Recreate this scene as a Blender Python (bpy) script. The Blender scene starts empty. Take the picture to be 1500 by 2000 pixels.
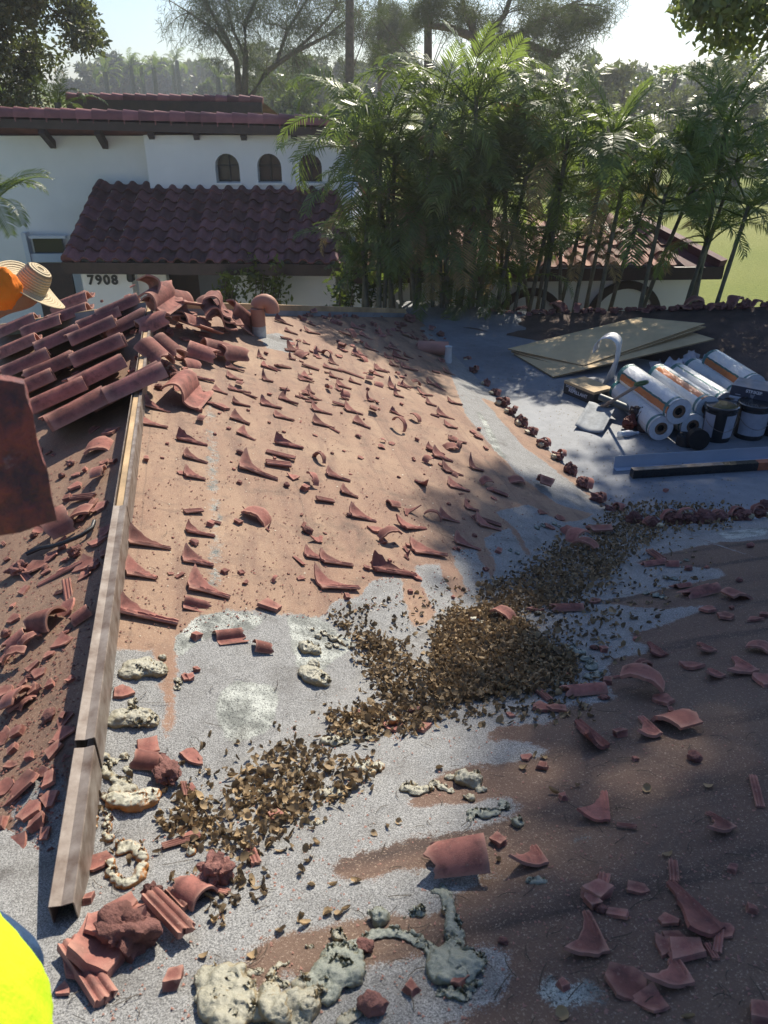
import bpy, bmesh, math, random
import numpy as np
from mathutils import Vector, Matrix, noise, Quaternion
R = math.radians
random.seed(7)
rs = np.random.RandomState(5)

# ------------------------------------------------------------------ camera, sky, sun, exposure
C = bpy.context.scene.collection
SC = bpy.context.scene
CZ = 5.5                                   # camera height over the garden
PITCH = R(29.25); FPX = 1502.0
SP, CP = math.sin(PITCH), math.cos(PITCH)
cam_d = bpy.data.cameras.new('camera'); cam = bpy.data.objects.new('camera', cam_d); C.objects.link(cam)
cam.location = (0, 0, CZ); cam.rotation_euler = (R(90) - PITCH, 0, 0)
cam_d.sensor_fit = 'VERTICAL'; cam_d.sensor_height = 36; cam_d.lens = 36 * FPX / 2000
cam_d.clip_end = 3000; cam_d.clip_start = 0.05
SC.camera = cam
SUN_AZ, SUN_EL = R(18), R(40)
world = bpy.data.worlds.new('World'); SC.world = world; world.use_nodes = True
wn = world.node_tree.nodes; wl = world.node_tree.links
sky = wn.new('ShaderNodeTexSky'); sky.sky_type = 'NISHITA'; sky.sun_disc = False
sky.sun_elevation = SUN_EL; sky.sun_rotation = SUN_AZ; sky.air_density = 1.0; sky.dust_density = 0.3; sky.ozone_density = 3.0
tint = wn.new('ShaderNodeMix'); tint.data_type = 'RGBA'; tint.blend_type = 'MULTIPLY'; tint.inputs[0].default_value = 1; tint.inputs[7].default_value = (.80, .89, 1.02, 1)
wl.new(sky.outputs[0], tint.inputs[6]); wl.new(tint.outputs[2], wn['Background'].inputs[0]); wn['Background'].inputs[1].default_value = 0.085
sd = bpy.data.lights.new('sun', 'SUN'); sun = bpy.data.objects.new('sun', sd); C.objects.link(sun)
sd.energy = 4.7; sd.angle = R(0.6); sd.color = (1, 0.92, 0.78)
SUNV = Vector((math.sin(SUN_AZ) * math.cos(SUN_EL), math.cos(SUN_AZ) * math.cos(SUN_EL), math.sin(SUN_EL)))
sun.rotation_euler = SUNV.to_track_quat('Z', 'Y').to_euler()
SC.view_settings.view_transform = 'Standard'; SC.view_settings.look = 'None'
SC.view_settings.exposure = 0.72; SC.view_settings.gamma = 1
try:
    SC.cycles.max_bounces = 8; SC.cycles.transparent_max_bounces = 8; SC.cycles.volume_bounces = 0
    SC.cycles.volume_step_rate = 4; SC.cycles.use_denoising = True
    SC.cycles.sample_clamp_indirect = 6
except Exception: pass

# ------------------------------------------------------------------ geometry of the place
EA = Vector((-0.2222, 0.975, 0)); EB = Vector((0.975, 0.2222, 0))   # along the ridge / across it
P = 0.333; ZT = CZ - 1.9; BR = -0.5; A0 = 1.52; ZF = CZ - 3.08
def ab(p): return p[0]*EA.x + p[1]*EA.y, p[0]*EB.x + p[1]*EB.y
def W(a, b, z): return Vector((a*EA.x + b*EB.x, a*EA.y + b*EB.y, z))
PL = {  # surface: (z at a=b=0, dz/da, dz/db)
 'A': (ZT + P*BR, 0.0, -P), 'L': (ZT - P*BR, 0.0, P), 'B': (ZT + P*A0, -P, 0.0),
 'F': (ZF, 0.0, 0.0), 'G': (0.0, 0.0, 0.0)}
def zs(s, a, b): c = PL[s]; return c[0] + c[1]*a + c[2]*b
def ray(px, py):
    u, v = (px-750)/FPX, (1000-py)/FPX
    return Vector((u, CP + v*SP, -SP + v*CP))
def hit(px, py, s='A', up=0.0):
    d = ray(px, py); da, db = ab(d); c = PL[s]
    t = (c[0] + up - CZ) / (d.z - c[1]*da - c[2]*db)
    return Vector((0, 0, CZ)) + d*t
def hity(px, py, Y):
    d = ray(px, py); return Vector((0, 0, CZ)) + d*(Y/d.y)
def hitd(px, py, dep): return Vector((0, 0, CZ)) + ray(px, py)*dep
def best(px, py):
    pa, pb = hit(px, py, 'A'), hit(px, py, 'B')
    return ('A', pa) if ab(pa)[1] > BR and (pa-cam.location).length < (pb-cam.location).length else ('B', pb)
def frame(s):
    if s == 'A': x, y = W(0, 1, -P), W(1, 0, 0)
    elif s == 'L': x, y = W(0, -1, -P), W(-1, 0, 0)
    elif s == 'B': x, y = W(1, 0, -P), W(0, -1, 0)
    else: x, y = W(0, 1, 0), W(1, 0, 0)
    x = x.normalized(); y = y.normalized(); z = x.cross(y)
    return Matrix((x, y, z)).transposed()
def pxy(V):   # numpy N,3 world -> pixels
    X, Y, Z = V[:, 0], V[:, 1], V[:, 2] - CZ
    d = Y*CP - Z*SP; d = np.where(d < 0.05, 0.05, d)
    return 750 + FPX*X/d, 1000 - FPX*(Y*SP + Z*CP)/d
def inpoly(x, y, poly):
    r = np.zeros(len(x), bool); n = len(poly)
    for i in range(n):
        x1, y1 = poly[i]; x2, y2 = poly[(i+1) % n]
        if y1 == y2: continue
        c = ((y1 > y) != (y2 > y)) & (x < (x2-x1)*(y-y1)/(y2-y1) + x1)
        r ^= c
    return r

# ------------------------------------------------------------------ mesh helpers
class MB:
    def __init__(s): s.v = []; s.f = []
    def add(s, vs, fs):
        o = len(s.v); s.v.extend([tuple(v) for v in vs]); s.f.extend([tuple(o+i for i in f) for f in fs]); return s
    def box(s, c, d, M=None, taper=1.0):
        vs = []
        for z in (-.5, .5):
            k = taper if z > 0 else 1
            for x, y in ((-.5, -.5), (.5, -.5), (.5, .5), (-.5, .5)):
                q = Vector((x*d[0]*k, y*d[1]*k, z*d[2]))
                if M is not None: q = M @ q
                vs.append(Vector(c) + q)
        return s.add(vs, [(3, 2, 1, 0), (4, 5, 6, 7), (0, 1, 5, 4), (1, 2, 6, 5), (2, 3, 7, 6), (3, 0, 4, 7)])
    def beam(s, p, q, w, h, up=Vector((0, 0, 1))):
        p, q = Vector(p), Vector(q); d = (q-p); L = d.length; d.normalize()
        sd = d.cross(up).normalized(); u = sd.cross(d)
        M = Matrix((d, sd, u)).transposed()
        return s.box((p+q)/2, (L, w, h), M)
    def prism(s, pts, dv):
        n = len(pts); a = [Vector(p) for p in pts]; b = [p + Vector(dv) for p in a]
        return s.add(a + b, [tuple(range(n-1, -1, -1)), tuple(range(n, 2*n))] + [(i, (i+1) % n, n+(i+1) % n, n+i) for i in range(n)])
    def tube(s, pts, rad, n=8, cap=True, ry=1.0):
        pts = [Vector(p) for p in pts]; m = len(pts)
        rad = rad if isinstance(rad, (list, tuple)) else [rad]*m
        vs = []; ref = Vector((0, 0, 1))
        for i, p in enumerate(pts):
            t = (pts[min(i+1, m-1)] - pts[max(i-1, 0)])
            if t.length < 1e-9: t = Vector((0, 0, 1))
            t.normalize(); r = ref if abs(t.dot(ref)) < .95 else Vector((1, 0, 0))
            x = t.cross(r).normalized(); y = t.cross(x)
            for k in range(n):
                an = 2*math.pi*k/n
                vs.append(p + x*math.cos(an)*rad[i] + y*math.sin(an)*rad[i]*ry)
        fs = [(i*n+k, i*n+(k+1) % n, (i+1)*n+(k+1) % n, (i+1)*n+k) for i in range(m-1) for k in range(n)]
        if cap: fs += [tuple(range(n-1, -1, -1)), tuple((m-1)*n+k for k in range(n))]
        return s.add(vs, fs)
    def lathe(s, c, prof, n=24, M=None):
        vs = []
        for r, z in prof:
            for k in range(n):
                an = 2*math.pi*k/n; q = Vector((r*math.cos(an), r*math.sin(an), z))
                if M is not None: q = M @ q
                vs.append(Vector(c)+q)
        m = len(prof)
        fs = [(i*n+k, i*n+(k+1) % n, (i+1)*n+(k+1) % n, (i+1)*n+k) for i in range(m-1) for k in range(n)]
        fs += [tuple(range(n-1, -1, -1)), tuple((m-1)*n+k for k in range(n))]
        return s.add(vs, fs)
def mesh(name, v, f, smooth=False):
    me = bpy.data.meshes.new(name)
    if isinstance(v, np.ndarray):
        nf = len(f); k = f.shape[1]
        me.vertices.add(len(v)); me.vertices.foreach_set('co', v.astype(np.float32).ravel())
        me.loops.add(nf*k); me.loops.foreach_set('vertex_index', f.astype(np.int32).ravel())
        me.polygons.add(nf); me.polygons.foreach_set('loop_start', np.arange(0, nf*k, k, dtype=np.int32))
        me.update(calc_edges=True)
    else:
        me.from_pydata([tuple(p) for p in v], [], f)
    if smooth: me.polygons.foreach_set('use_smooth', [True]*len(me.polygons))
    me.update(); return me
def obj(name, me, m, parent=None, sharp=None):
    if isinstance(me, MB): me = mesh(name, me.v, me.f)
    if m is not None and not me.materials: me.materials.append(m)
    if sharp is not None:
        me.polygons.foreach_set('use_smooth', [True]*len(me.polygons))
        me.set_sharp_from_angle(angle=R(sharp))
    o = bpy.data.objects.new(name, me); C.objects.link(o)
    if parent is not None: o.parent = parent
    return o
def part(name, mb, m, root, sharp=None):      # world-space mesh put under an unrotated thing
    off = root.location
    if root.parent is not None: off = off + root.parent.location
    if isinstance(mb, MB): mb.v = [(x-off[0], y-off[1], z-off[2]) for x, y, z in mb.v]
    else:
        for vv in mb.vertices: vv.co -= off
    return obj(name, mb, m, root, sharp)
def sub(name, mb, m, p, sharp=None):          # sub-part: parent is a part whose origin is its thing's
    off = p.parent.location
    if isinstance(mb, MB): mb.v = [(x-off[0], y-off[1], z-off[2]) for x, y, z in mb.v]
    return obj(name, mb, m, p, sharp)
def thing(name, loc, label, cat, group=None, rot=None):
    o = bpy.data.objects.new(name, None); C.objects.link(o); o.location = loc
    o.empty_display_size = .1
    if rot is not None: o.rotation_euler = rot
    o['label'] = label; o['category'] = cat; o['kind'] = 'thing'
    if group: o['group'] = group
    return o
def tag(o, label, cat, group=None):
    o['label'] = label; o['category'] = cat; o['kind'] = 'thing'
    if group: o['group'] = group
    return o
def struct(name, me, m, kind='structure'):
    o = obj(name, me, m); o['kind'] = kind; return o
def bevel(o, w=.004, seg=2):
    md = o.modifiers.new('b', 'BEVEL'); md.width = w; md.segments = seg; md.limit_method = 'ANGLE'; md.angle_limit = R(40)
    return o

# ------------------------------------------------------------------ materials
def nt(name):
    m = bpy.data.materials.new(name); m.use_nodes = True
    t = m.node_tree; return m, t, t.nodes, t.links, t.nodes['Principled BSDF']
def noise_n(t, scale, detail=4, coord=None, rough=.6, dist=0):
    n = t.nodes.new('ShaderNodeTexNoise'); n.inputs['Scale'].default_value = scale; n.inputs['Detail'].default_value = detail
    n.inputs['Roughness'].default_value = rough; n.inputs['Distortion'].default_value = dist
    if coord is not None: t.links.new(coord, n.inputs['Vector'])
    return n
def ramp(t, src, stops):
    r = t.nodes.new('ShaderNodeValToRGB'); e = r.color_ramp.elements
    while len(e) < len(stops): e.new(.5)
    for k, (p, c) in enumerate(stops):
        e[k].position = p; e[k].color = (c, c, c, 1) if isinstance(c, (int, float)) else (*c, 1)
    t.links.new(src, r.inputs[0]); return r
def mix(t, fac, a, b, mode='MIX'):
    n = t.nodes.new('ShaderNodeMix'); n.data_type = 'RGBA'; n.blend_type = mode
    for s, x in ((n.inputs[0], fac), (n.inputs[6], a), (n.inputs[7], b)):
        if isinstance(x, bpy.types.NodeSocket): t.links.new(x, s)
        elif isinstance(x, (tuple, list)): s.default_value = (*x, 1)
        else: s.default_value = x
    return n.outputs[2]
def math_n(t, op, a, b=0.0):
    n = t.nodes.new('ShaderNodeMath'); n.operation = op
    for s, x in ((n.inputs[0], a), (n.inputs[1], b)):
        if isinstance(x, bpy.types.NodeSocket): t.links.new(x, s)
        else: s.default_value = x
    return n.outputs[0]
def bump(t, h, strength, dist, bsdf, prev=None):
    b = t.nodes.new('ShaderNodeBump'); b.inputs['Strength'].default_value = strength; b.inputs['Distance'].default_value = dist
    t.links.new(h, b.inputs['Height'])
    if prev is not None: t.links.new(prev.outputs[0], b.inputs['Normal'])
    t.links.new(b.outputs[0], bsdf.inputs['Normal']); return b
def mat(name, col, rough=.7, var=.25, scale=8, bmp=.3, bs=60, bd=.004, metal=0, rnd=.15, spec=.5, col2=None, coord='Object', coat=0):
    m, t, N, L, p = nt(name)
    tc = N.new('ShaderNodeTexCoord').outputs[coord]
    n = noise_n(t, scale, 6, tc); f = ramp(t, n.outputs[0], [(.3, 0.0), (.7, 1.0)])
    c2 = col2 or tuple(x*(1-var) for x in col)
    c = mix(t, f.outputs[0], c2, tuple(min(1, x*(1+var*.6)) for x in col))
    if rnd:
        oi = N.new('ShaderNodeObjectInfo'); hs = N.new('ShaderNodeHueSaturation')
        mr = N.new('ShaderNodeMapRange'); L.new(oi.outputs['Random'], mr.inputs[0]); mr.inputs[3].default_value = 1-rnd*1.5; mr.inputs[4].default_value = 1+rnd
        L.new(mr.outputs[0], hs.inputs['Value']); L.new(c, hs.inputs['Color']); c = hs.outputs[0]
    L.new(c, p.inputs['Base Color']); p.inputs['Metallic'].default_value = metal
    n2 = noise_n(t, bs, 5, tc, .65)
    rr = math_n(t, 'MULTIPLY_ADD', n2.outputs[0], .3); N[-1].inputs[2].default_value = rough-.15; L.new(rr, p.inputs['Roughness'])
    p.inputs['Specular IOR Level'].default_value = spec; p.inputs['Coat Weight'].default_value = coat
    if bmp: bump(t, n2.outputs[0], bmp, bd, p)
    return m
M = {}
M['terra'] = mat('terracotta', (.31, .125, .098), .85, .45, 9, .5, 220, .003, rnd=.25, spec=.2, col2=(.19, .08, .068))
M['terra_old'] = mat('weathered_terracotta', (.25, .10, .09), .85, .5, 5, .5, 160, .004, rnd=.2, spec=.3, col2=(.12, .05, .05))
def weather(m):
    t = m.node_tree; N, L = t.nodes, t.links; p = N['Principled BSDF']; src = p.inputs['Base Color'].links[0].from_socket
    tc = N.new('ShaderNodeNewGeometry'); a = noise_n(t, 14, 6, tc.outputs['Position'], .75, .4); b = noise_n(t, 75, 4, tc.outputs['Position'], .7)
    c = mix(t, ramp(t, a.outputs[0], [(.48, 0.0), (.68, .75)]).outputs[0], src, (.085, .045, .042))
    c = mix(t, ramp(t, b.outputs[0], [(.60, 0.0), (.70, .45)]).outputs[0], c, (.42, .27, .21))
    c = mix(t, ramp(t, tc.outputs['Pointiness'], [(.52, 0.0), (.60, .6)]).outputs[0], c, (.50, .28, .21))
    L.new(c, p.inputs['Base Color'])
weather(M['terra']); weather(M['terra_old'])
M['mortar'] = mat('red_mortar', (.27, .13, .11), .95, .5, 14, 1.0, 70, .012, rnd=.2, spec=.2)
M['wood'] = mat('weathered_pine', (.50, .34, .18), .75, .4, 4, .4, 40, .002, rnd=.1)
M['metal'] = mat('galvanised', (.27, .23, .195), .55, .4, 14, .3, 60, .002, metal=.2, rnd=.05, col2=(.12, .075, .05))
M['stucco'] = mat('white_stucco', (.80, .775, .73), .9, .10, .7, .25, 90, .004, rnd=0)
M['darkwood'] = mat('dark_brown_wood', (.055, .03, .025), .6, .3, 6, .3, 40, .002, rnd=.1)
M['glass'] = mat('dark_glass', (.02, .025, .03), .2, .2, 2, 0, rnd=0)
M['frame'] = mat('white_frame', (.6, .62, .65), .5, .1, 5, 0, rnd=0)
M['iron'] = mat('black_iron', (.02, .02, .02), .5, .2, 9, .1, rnd=0)
M['bark'] = mat('bark', (.14, .10, .075), .9, .5, 6, .8, 30, .02, rnd=.2)
M['palmstem'] = mat('palm_stem', (.14, .125, .09), .7, .5, 7, .3, 20, .01, rnd=.2, col2=(.06, .07, .04))

def leafmat(name, col, var=.5, rough=.45, trans=.5, spec=.5, tc_=(.25, .35, .04)):
    m, t, N, L, p = nt(name)
    at = N.new('ShaderNodeAttribute'); at.attribute_name = 'rnd'
    oi = N.new('ShaderNodeObjectInfo')
    f = math_n(t, 'ADD', math_n(t, 'MULTIPLY', at.outputs['Fac'], .7), math_n(t, 'MULTIPLY', oi.outputs['Random'], .3))
    c = mix(t, f, tuple(x*(1-var) for x in col), (min(1, col[0]*(1+var*1.2)), min(1, col[1]*(1+var)), col[2]*(1+var*.5)))
    L.new(c, p.inputs['Base Color']); p.inputs['Roughness'].default_value = rough; p.inputs['Specular IOR Level'].default_value = spec
    tr = N.new('ShaderNodeBsdfTranslucent'); L.new(mix(t, .5, c, tc_), tr.inputs[0])
    ms = N.new('ShaderNodeMixShader'); ms.inputs[0].default_value = trans*.6
    L.new(p.outputs[0], ms.inputs[1]); L.new(tr.outputs[0], ms.inputs[2]); L.new(ms.outputs[0], N['Material Output'].inputs[0])
    return m
M['leaf'] = leafmat('broad_leaf', (.075, .105, .035), .5, .4)
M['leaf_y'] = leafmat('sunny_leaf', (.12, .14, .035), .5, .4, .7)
M['leaf_olive'] = leafmat('olive_leaf', (.135, .125, .075), .5, .34)
M['leaf_far'] = leafmat('far_leaf', (.035, .055, .025), .5, .6, .3)
M['frond'] = leafmat('palm_frond', (.125, .175, .055), .5, .42, .9, .55)
M['frond_dead'] = leafmat('dead_frond', (.30, .22, .10), .4, .6, .5, .3, (.4, .28, .1))
M['leaf_pale'] = leafmat('pale_leaf', (.15, .17, .07), .4, .4, .8, .6)
M['needle'] = leafmat('needle', (.075, .085, .05), .4, .7, .4, .2)
M['dry'] = leafmat('dry_leaf', (.27, .205, .14), .75, .65, .25, .25, (.28, .2, .12))

# roof underlayment: brown granules worn to grey mineral sheet, patches from vertex attributes
def roof_mat(name, kind):
    m, t, N, L, p = nt(name)
    geo = N.new('ShaderNodeNewGeometry').outputs['Position']
    rot = N.new('ShaderNodeVectorRotate'); rot.rotation_type = 'Z_AXIS'; rot.inputs['Angle'].default_value = math.atan2(EA.x, EA.y); L.new(geo, rot.inputs['Vector'])
    loc = rot.outputs[0]      # x = across ridge (b), y = along ridge (a)
    def attr(n):
        a = N.new('ShaderNodeAttribute'); a.attribute_name = n; return a.outputs['Fac']
    fine = noise_n(t, 230, 4, loc, .8); mid = noise_n(t, 9, 8, loc, .7); big = noise_n(t, 1.3, 5, loc, .6); gr = noise_n(t, 150, 4, loc, .75)
    st = N.new('ShaderNodeMapping'); L.new(loc, st.inputs[0]); st.inputs['Scale'].default_value = (3.1, .5, 1) if kind != 'B' else (.45, 3.1, 1)
    streak = noise_n(t, 2.2, 5, st.outputs[0], .65)
    tan = mix(t, ramp(t, big.outputs[0], [(.35, 0.0), (.65, 1.0)]).outputs[0], (.30, .18, .12), (.375, .25, .165))
    tan = mix(t, math_n(t, 'MULTIPLY', ramp(t, streak.outputs[0], [(.42, 0.0), (.66, 1.0)]).outputs[0], .75), tan, (.22, .125, .09))
    if kind == 'B': tan = mix(t, .72, tan, (.085, .052, .042))  # near slope's brown darkened, shade put into the colour
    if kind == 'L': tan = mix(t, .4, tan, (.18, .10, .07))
    sx = N.new('ShaderNodeSeparateXYZ'); L.new(loc, sx.inputs[0])
    cx = math_n(t, 'ADD', math_n(t, 'MULTIPLY', sx.outputs[1 if kind == 'B' else 0], 1/.32), math_n(t, 'MULTIPLY', big.outputs[0], .5)); fr = math_n(t, 'ABSOLUTE', math_n(t, 'SUBTRACT', math_n(t, 'FRACT', cx), .5))
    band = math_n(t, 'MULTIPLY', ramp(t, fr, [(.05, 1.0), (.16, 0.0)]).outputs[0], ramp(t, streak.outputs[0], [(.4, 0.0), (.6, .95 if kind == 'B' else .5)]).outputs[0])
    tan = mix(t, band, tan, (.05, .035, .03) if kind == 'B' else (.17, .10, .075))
    lp = math_n(t, 'ABSOLUTE', math_n(t, 'SUBTRACT', math_n(t, 'FRACT', math_n(t, 'ADD', math_n(t, 'MULTIPLY', sx.outputs[1 if kind == 'B' else 0], 1/.86), math_n(t, 'MULTIPLY', noise_n(t, 3, 3, loc).outputs[0], .03))), .5))
    tan = mix(t, ramp(t, lp, [(.003, .3), (.008, 0.0)]).outputs[0], tan, (.07, .045, .035))
    tan = mix(t, ramp(t, mid.outputs[0], [(.5, 0.0), (.78, .75)]).outputs[0], tan, (.13, .085, .065))
    tan = mix(t, ramp(t, gr.outputs[0], [(.57, 0.0), (.66, .75)]).outputs[0], tan, (.56, .43, .32))
    tan = mix(t, ramp(t, fine.outputs[0], [(.3, .5), (.5, 0.0)]).outputs[0], tan, (.10, .055, .04))
    grey = mix(t, ramp(t, fine.outputs[0], [(.40, 0.0), (.60, 1.0)]).outputs[0], (.085, .085, .085), (.43, .425, .41))
    grey = mix(t, ramp(t, mid.outputs[0], [(.45, 0.0), (.75, .5)]).outputs[0], grey, (.12, .11, .10))
    wht = mix(t, ramp(t, mid.outputs[0], [(.42, 0.0), (.60, 1.0)]).outputs[0], (.62, .64, .58), (.22, .23, .21))
    wht = mix(t, ramp(t, gr.outputs[0], [(.40, 1.0), (.47, 0.0)]).outputs[0], wht, (.05, .05, .05))
    vo = N.new('ShaderNodeTexVoronoi'); vo.feature = 'DISTANCE_TO_EDGE'; vo.inputs['Scale'].default_value = 38; wv = N.new('ShaderNodeVectorMath'); wv.operation = 'ADD'; L.new(loc, wv.inputs[0]); L.new(noise_n(t, 20, 3, loc).outputs['Color'], wv.inputs[1]); L.new(wv.outputs[0], vo.inputs['Vector'])
    wht = mix(t, ramp(t, vo.outputs[0], [(.02, .85), (.07, 0.0)]).outputs[0], wht, (.06, .06, .055))
    med = noise_n(t, 34, 4, loc, .7)
    def mask(a, w=1.25):
        s = math_n(t, 'ADD', a, math_n(t, 'MULTIPLY', math_n(t, 'SUBTRACT', mid.outputs[0], .5), w))
        s = math_n(t, 'ADD', s, math_n(t, 'MULTIPLY', math_n(t, 'SUBTRACT', fine.outputs[0], .5), .9))
        s = math_n(t, 'ADD', s, math_n(t, 'MULTIPLY', math_n(t, 'SUBTRACT', med.outputs[0], .5), .8))
        return ramp(t, s, [(.42, 0.0), (.58, 1.0)]).outputs[0]
    c = mix(t, mask(attr('grey')), tan, grey)
    c = mix(t, mask(attr('white')), c, wht)
    dn = noise_n(t, 2.3, 7, loc, .72, .6)
    c = mix(t, ramp(t, math_n(t, 'ADD', dn.outputs[0], math_n(t, 'MULTIPLY', attr('dirt_shade'), .12)), [(.56, 0.0), (.74, .72)]).outputs[0], c, (.06, .05, .042))  # noise dirt, joined by painted shade patches from the mask
    if kind == 'F':
        c = mix(t, ramp(t, mid.outputs[0], [(.3, 0.0), (.7, 1.0)]).outputs[0], (.17, .185, .21), (.25, .265, .29))
        c = mix(t, ramp(t, big.outputs[0], [(.45, 0.0), (.7, .6)]).outputs[0], c, (.12, .12, .125))
        c = mix(t, ramp(t, fine.outputs[0], [(.55, 0.0), (.7, .5)]).outputs[0], c, (.5, .52, .55))
    L.new(c, p.inputs['Base Color'])
    p.inputs['Roughness'].default_value = .82 if kind != 'F' else .6; p.inputs['Specular IOR Level'].default_value = .35
    b1 = bump(t, gr.outputs[0], .5, .006, p); bump(t, fine.outputs[0], .6, .003, p, b1)
    return m
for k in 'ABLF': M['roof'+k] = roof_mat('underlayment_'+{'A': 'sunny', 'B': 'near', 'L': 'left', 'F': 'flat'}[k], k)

# pixel outlines of the worn-through mineral sheet, carried onto the slopes
GREY_A = [[(200,1262),(292,1272),(312,1300),(322,1440),(346,1450),(343,1245),(375,1213),(450,1190),(560,1198),(630,1206),(655,1170),(705,1165),
 (727,1130),(780,1130),(787,1140),(792,1183),(808,1230),(850,1202),(827,1150),(806,1104),(860,1100),(869,1137),(894,1174),(915,1155),(892,1109),
 (880,1074),(930,1073),(943,1104),(962,1130),(972,1108),(943,1052),(995,1030),(1027,1085),(1045,1095),(1010,1035),(967,1000),(1030,985),(1100,1020),
 (1180,1010),(1300,1200),(900,1500),(400,1900),(100,1900)],
 [(880,730),(905,740),(960,800),(1020,870),(1100,930),(1190,1000),(1180,1010),(1090,985),(1010,925),(950,860),(910,810)],
 [(505,655),(545,650),(575,670),(570,690),(520,680)],
 [(820,640),(880,622),(1000,800),(900,760),(865,700)]]
WHITE_A = [[(428,1350),(450,1335),(500,1330),(535,1340),(545,1370),(530,1420),(500,1440),(470,1455),(440,1440),(425,1400)],
 [(380,1205),(450,1192),(520,1205),(500,1230),(440,1225),(380,1260),(345,1290),(345,1240)],
 [(560,1200),(625,1208),(700,1260),(640,1300),(600,1330),(575,1290)],
 [.47,[(398,780),(424,790),(444,1150),(404,1150)]], [(930,800),(950,820),(990,900),(965,880)]]
DIRT_SHADE_A = [[(640,1200),(720,1165),(760,1200),(765,1250),(700,1260)], [(560,830),(640,860),(620,960),(580,940)], [(830,700),(880,690),(890,760),(850,760)]]  # last patch paints palm shade in with the dirt
BROWN_B = [(1600,1045),(1400,1060),(1300,1080),(1230,1100),(1400,1110),(1420,1125),(1300,1150),(1200,1170),(1140,1175),(1290,1190),(1400,1180),(1270,1230),(1220,1240),
 (1280,1270),(1190,1290),(1180,1330),(1210,1370),(1100,1380),(1080,1410),(970,1420),(935,1445),(1050,1450),(1090,1470),(980,1490),(880,1500),(800,1560),(775,1580),
 (850,1575),(930,1565),(1000,1555),(1015,1590),(930,1620),(850,1630),(760,1650),(680,1670),(635,1690),(640,1715),(700,1722),(860,1690),(900,1690),(1000,1700),
 (900,1740),(850,1785),(730,1795),(560,1820),(520,1830),(490,1860),(470,1885),(475,1960),(560,1905),(700,1900),(850,1870),(930,1850),(990,1850),(1000,1900),(985,1950),
 (900,1985),(820,2015),(700,2100),(3000,2600),(6000,1500),(3000,1000)]
WHITE_B = [[(1400,1040),(1500,1030),(1500,1045),(1420,1055)], [(1100,1640),(1300,1610),(1300,1616),(1100,1650)], [(1050,1900),(1180,1930),(1150,1975),(1040,1960)]]
DIRT_B = [[(700,1200),(900,1210),(900,1420),(760,1380)], [(1170,1650),(1420,1600),(1440,1640),(1200,1700)], [(640,1915),(760,1880),(740,1990),(640,1990)], [(1000,1300),(1250,1270),(1250,1300),(1050,1340)]]
def smooth2(g):
    p = np.pad(g, 1, mode='edge'); return ((p[:-2, 1:-1]+p[2:, 1:-1]+p[1:-1, :-2]+p[1:-1, 2:]+2*g)/6).astype(np.float32)
def grid_obj(name, us, vs, fn, m, masks, parent, waves=.004):
    nu, nv = len(us), len(vs)
    V = np.array([fn(u, v) for u in us for v in vs], float)
    h = np.array([noise.noise(Vector((p[0]*1.1, p[1]*1.1, 0)))*waves + noise.noise(Vector((p[0]*5, p[1]*5, 3)))*waves*.35 for p in V]); V[:, 2] += h
    i = np.arange(nu*nv).reshape(nu, nv)
    F = np.stack([i[:-1, :-1].ravel(), i[1:, :-1].ravel(), i[1:, 1:].ravel(), i[:-1, 1:].ravel()], 1)
    x, y = pxy(V); loc = np.array(parent.location)
    me = mesh(name, V - loc, F, True)
    nrm = me.polygons[0].normal
    if nrm.z < 0: me.flip_normals()
    for nm, polys in masks.items():
        a = me.attributes.new(nm, 'FLOAT', 'POINT'); val = np.zeros(len(V), np.float32)
        inv = nm.startswith('!')
        for q in polys:
            w_ = 1
            if isinstance(q[0], (int, float)): w_, q = q[0], q[1]
            val[inpoly(x, y, q)] = w_
        g = val.reshape(nu, nv)
        for _ in range(4 if nm != 'dirt_shade' else 14): g = smooth2(g)
        a.data.foreach_set('value', g.ravel())
    return obj(name, me, m, parent)

house = thing('tiled_house', W(4, 0, 0), 'stripped roof of the near house, brown underlayment with torn off red tiles', 'house')
def fnA(b, t):
    a0, a1 = A0 - .35 + (b-BR), 7.5 + (b-BR)*1.02
    a = a0 + (a1-a0)*t; return W(a, b, zs('A', a, b))
usA = np.concatenate([np.arange(BR, 3.02, .018), [3.02]])
grid_obj('roof_slope', usA, np.linspace(0, 1, 420), fnA, M['roofA'], {'grey': GREY_A, 'white': WHITE_A, 'dirt_shade': DIRT_SHADE_A}, house)
EDGE_B = [ab(hit(1290, 1032, 'B')), ab(hit(1500, 1012, 'B'))]
def amaxB(b):
    a1, b1 = 5.05, 3.03; (a2, b2), (a3, b3) = EDGE_B
    if b < b1: return a1 + (b1-b)*0
    if b < b2: return a1 + (a2-a1)*(b-b1)/(b2-b1)
    if b < b3: return a2 + (a3-a2)*(b-b2)/(b3-b2)
    return a3
def fnB(b, t):
    a0, a1 = -2.2, amaxB(b); tt = t; a = a0 + (a1-a0)*tt
    if b < 3.0 and b > BR: a = min(a, A0 + (b-BR) + .35)
    elif b <= BR: a = min(a, A0 + (BR-b) + .35)
    return W(a, b, zs('B', a, b) - (0.0 if True else 0))
usB = np.concatenate([np.arange(-5, -1.2, .3), np.arange(-1.2, 5.2, .022), np.arange(5.3, 9, .4)])
oB = grid_obj('roof_slope', usB, np.linspace(0, 1, 340), fnB, M['roofB'], {'grey': [], 'white': WHITE_B, 'dirt_shade': DIRT_B}, house)
V = np.zeros(len(oB.data.vertices)*3, np.float32); oB.data.vertices.foreach_get('co', V); V = V.reshape(-1, 3).astype(float) + np.array(house.location)
x, y = pxy(V); g = (~inpoly(x, y, BROWN_B)) & (x < 1700) & (y < 2300) & (y > 900)
g = g.astype(np.float32).reshape(len(usB), -1)
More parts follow.
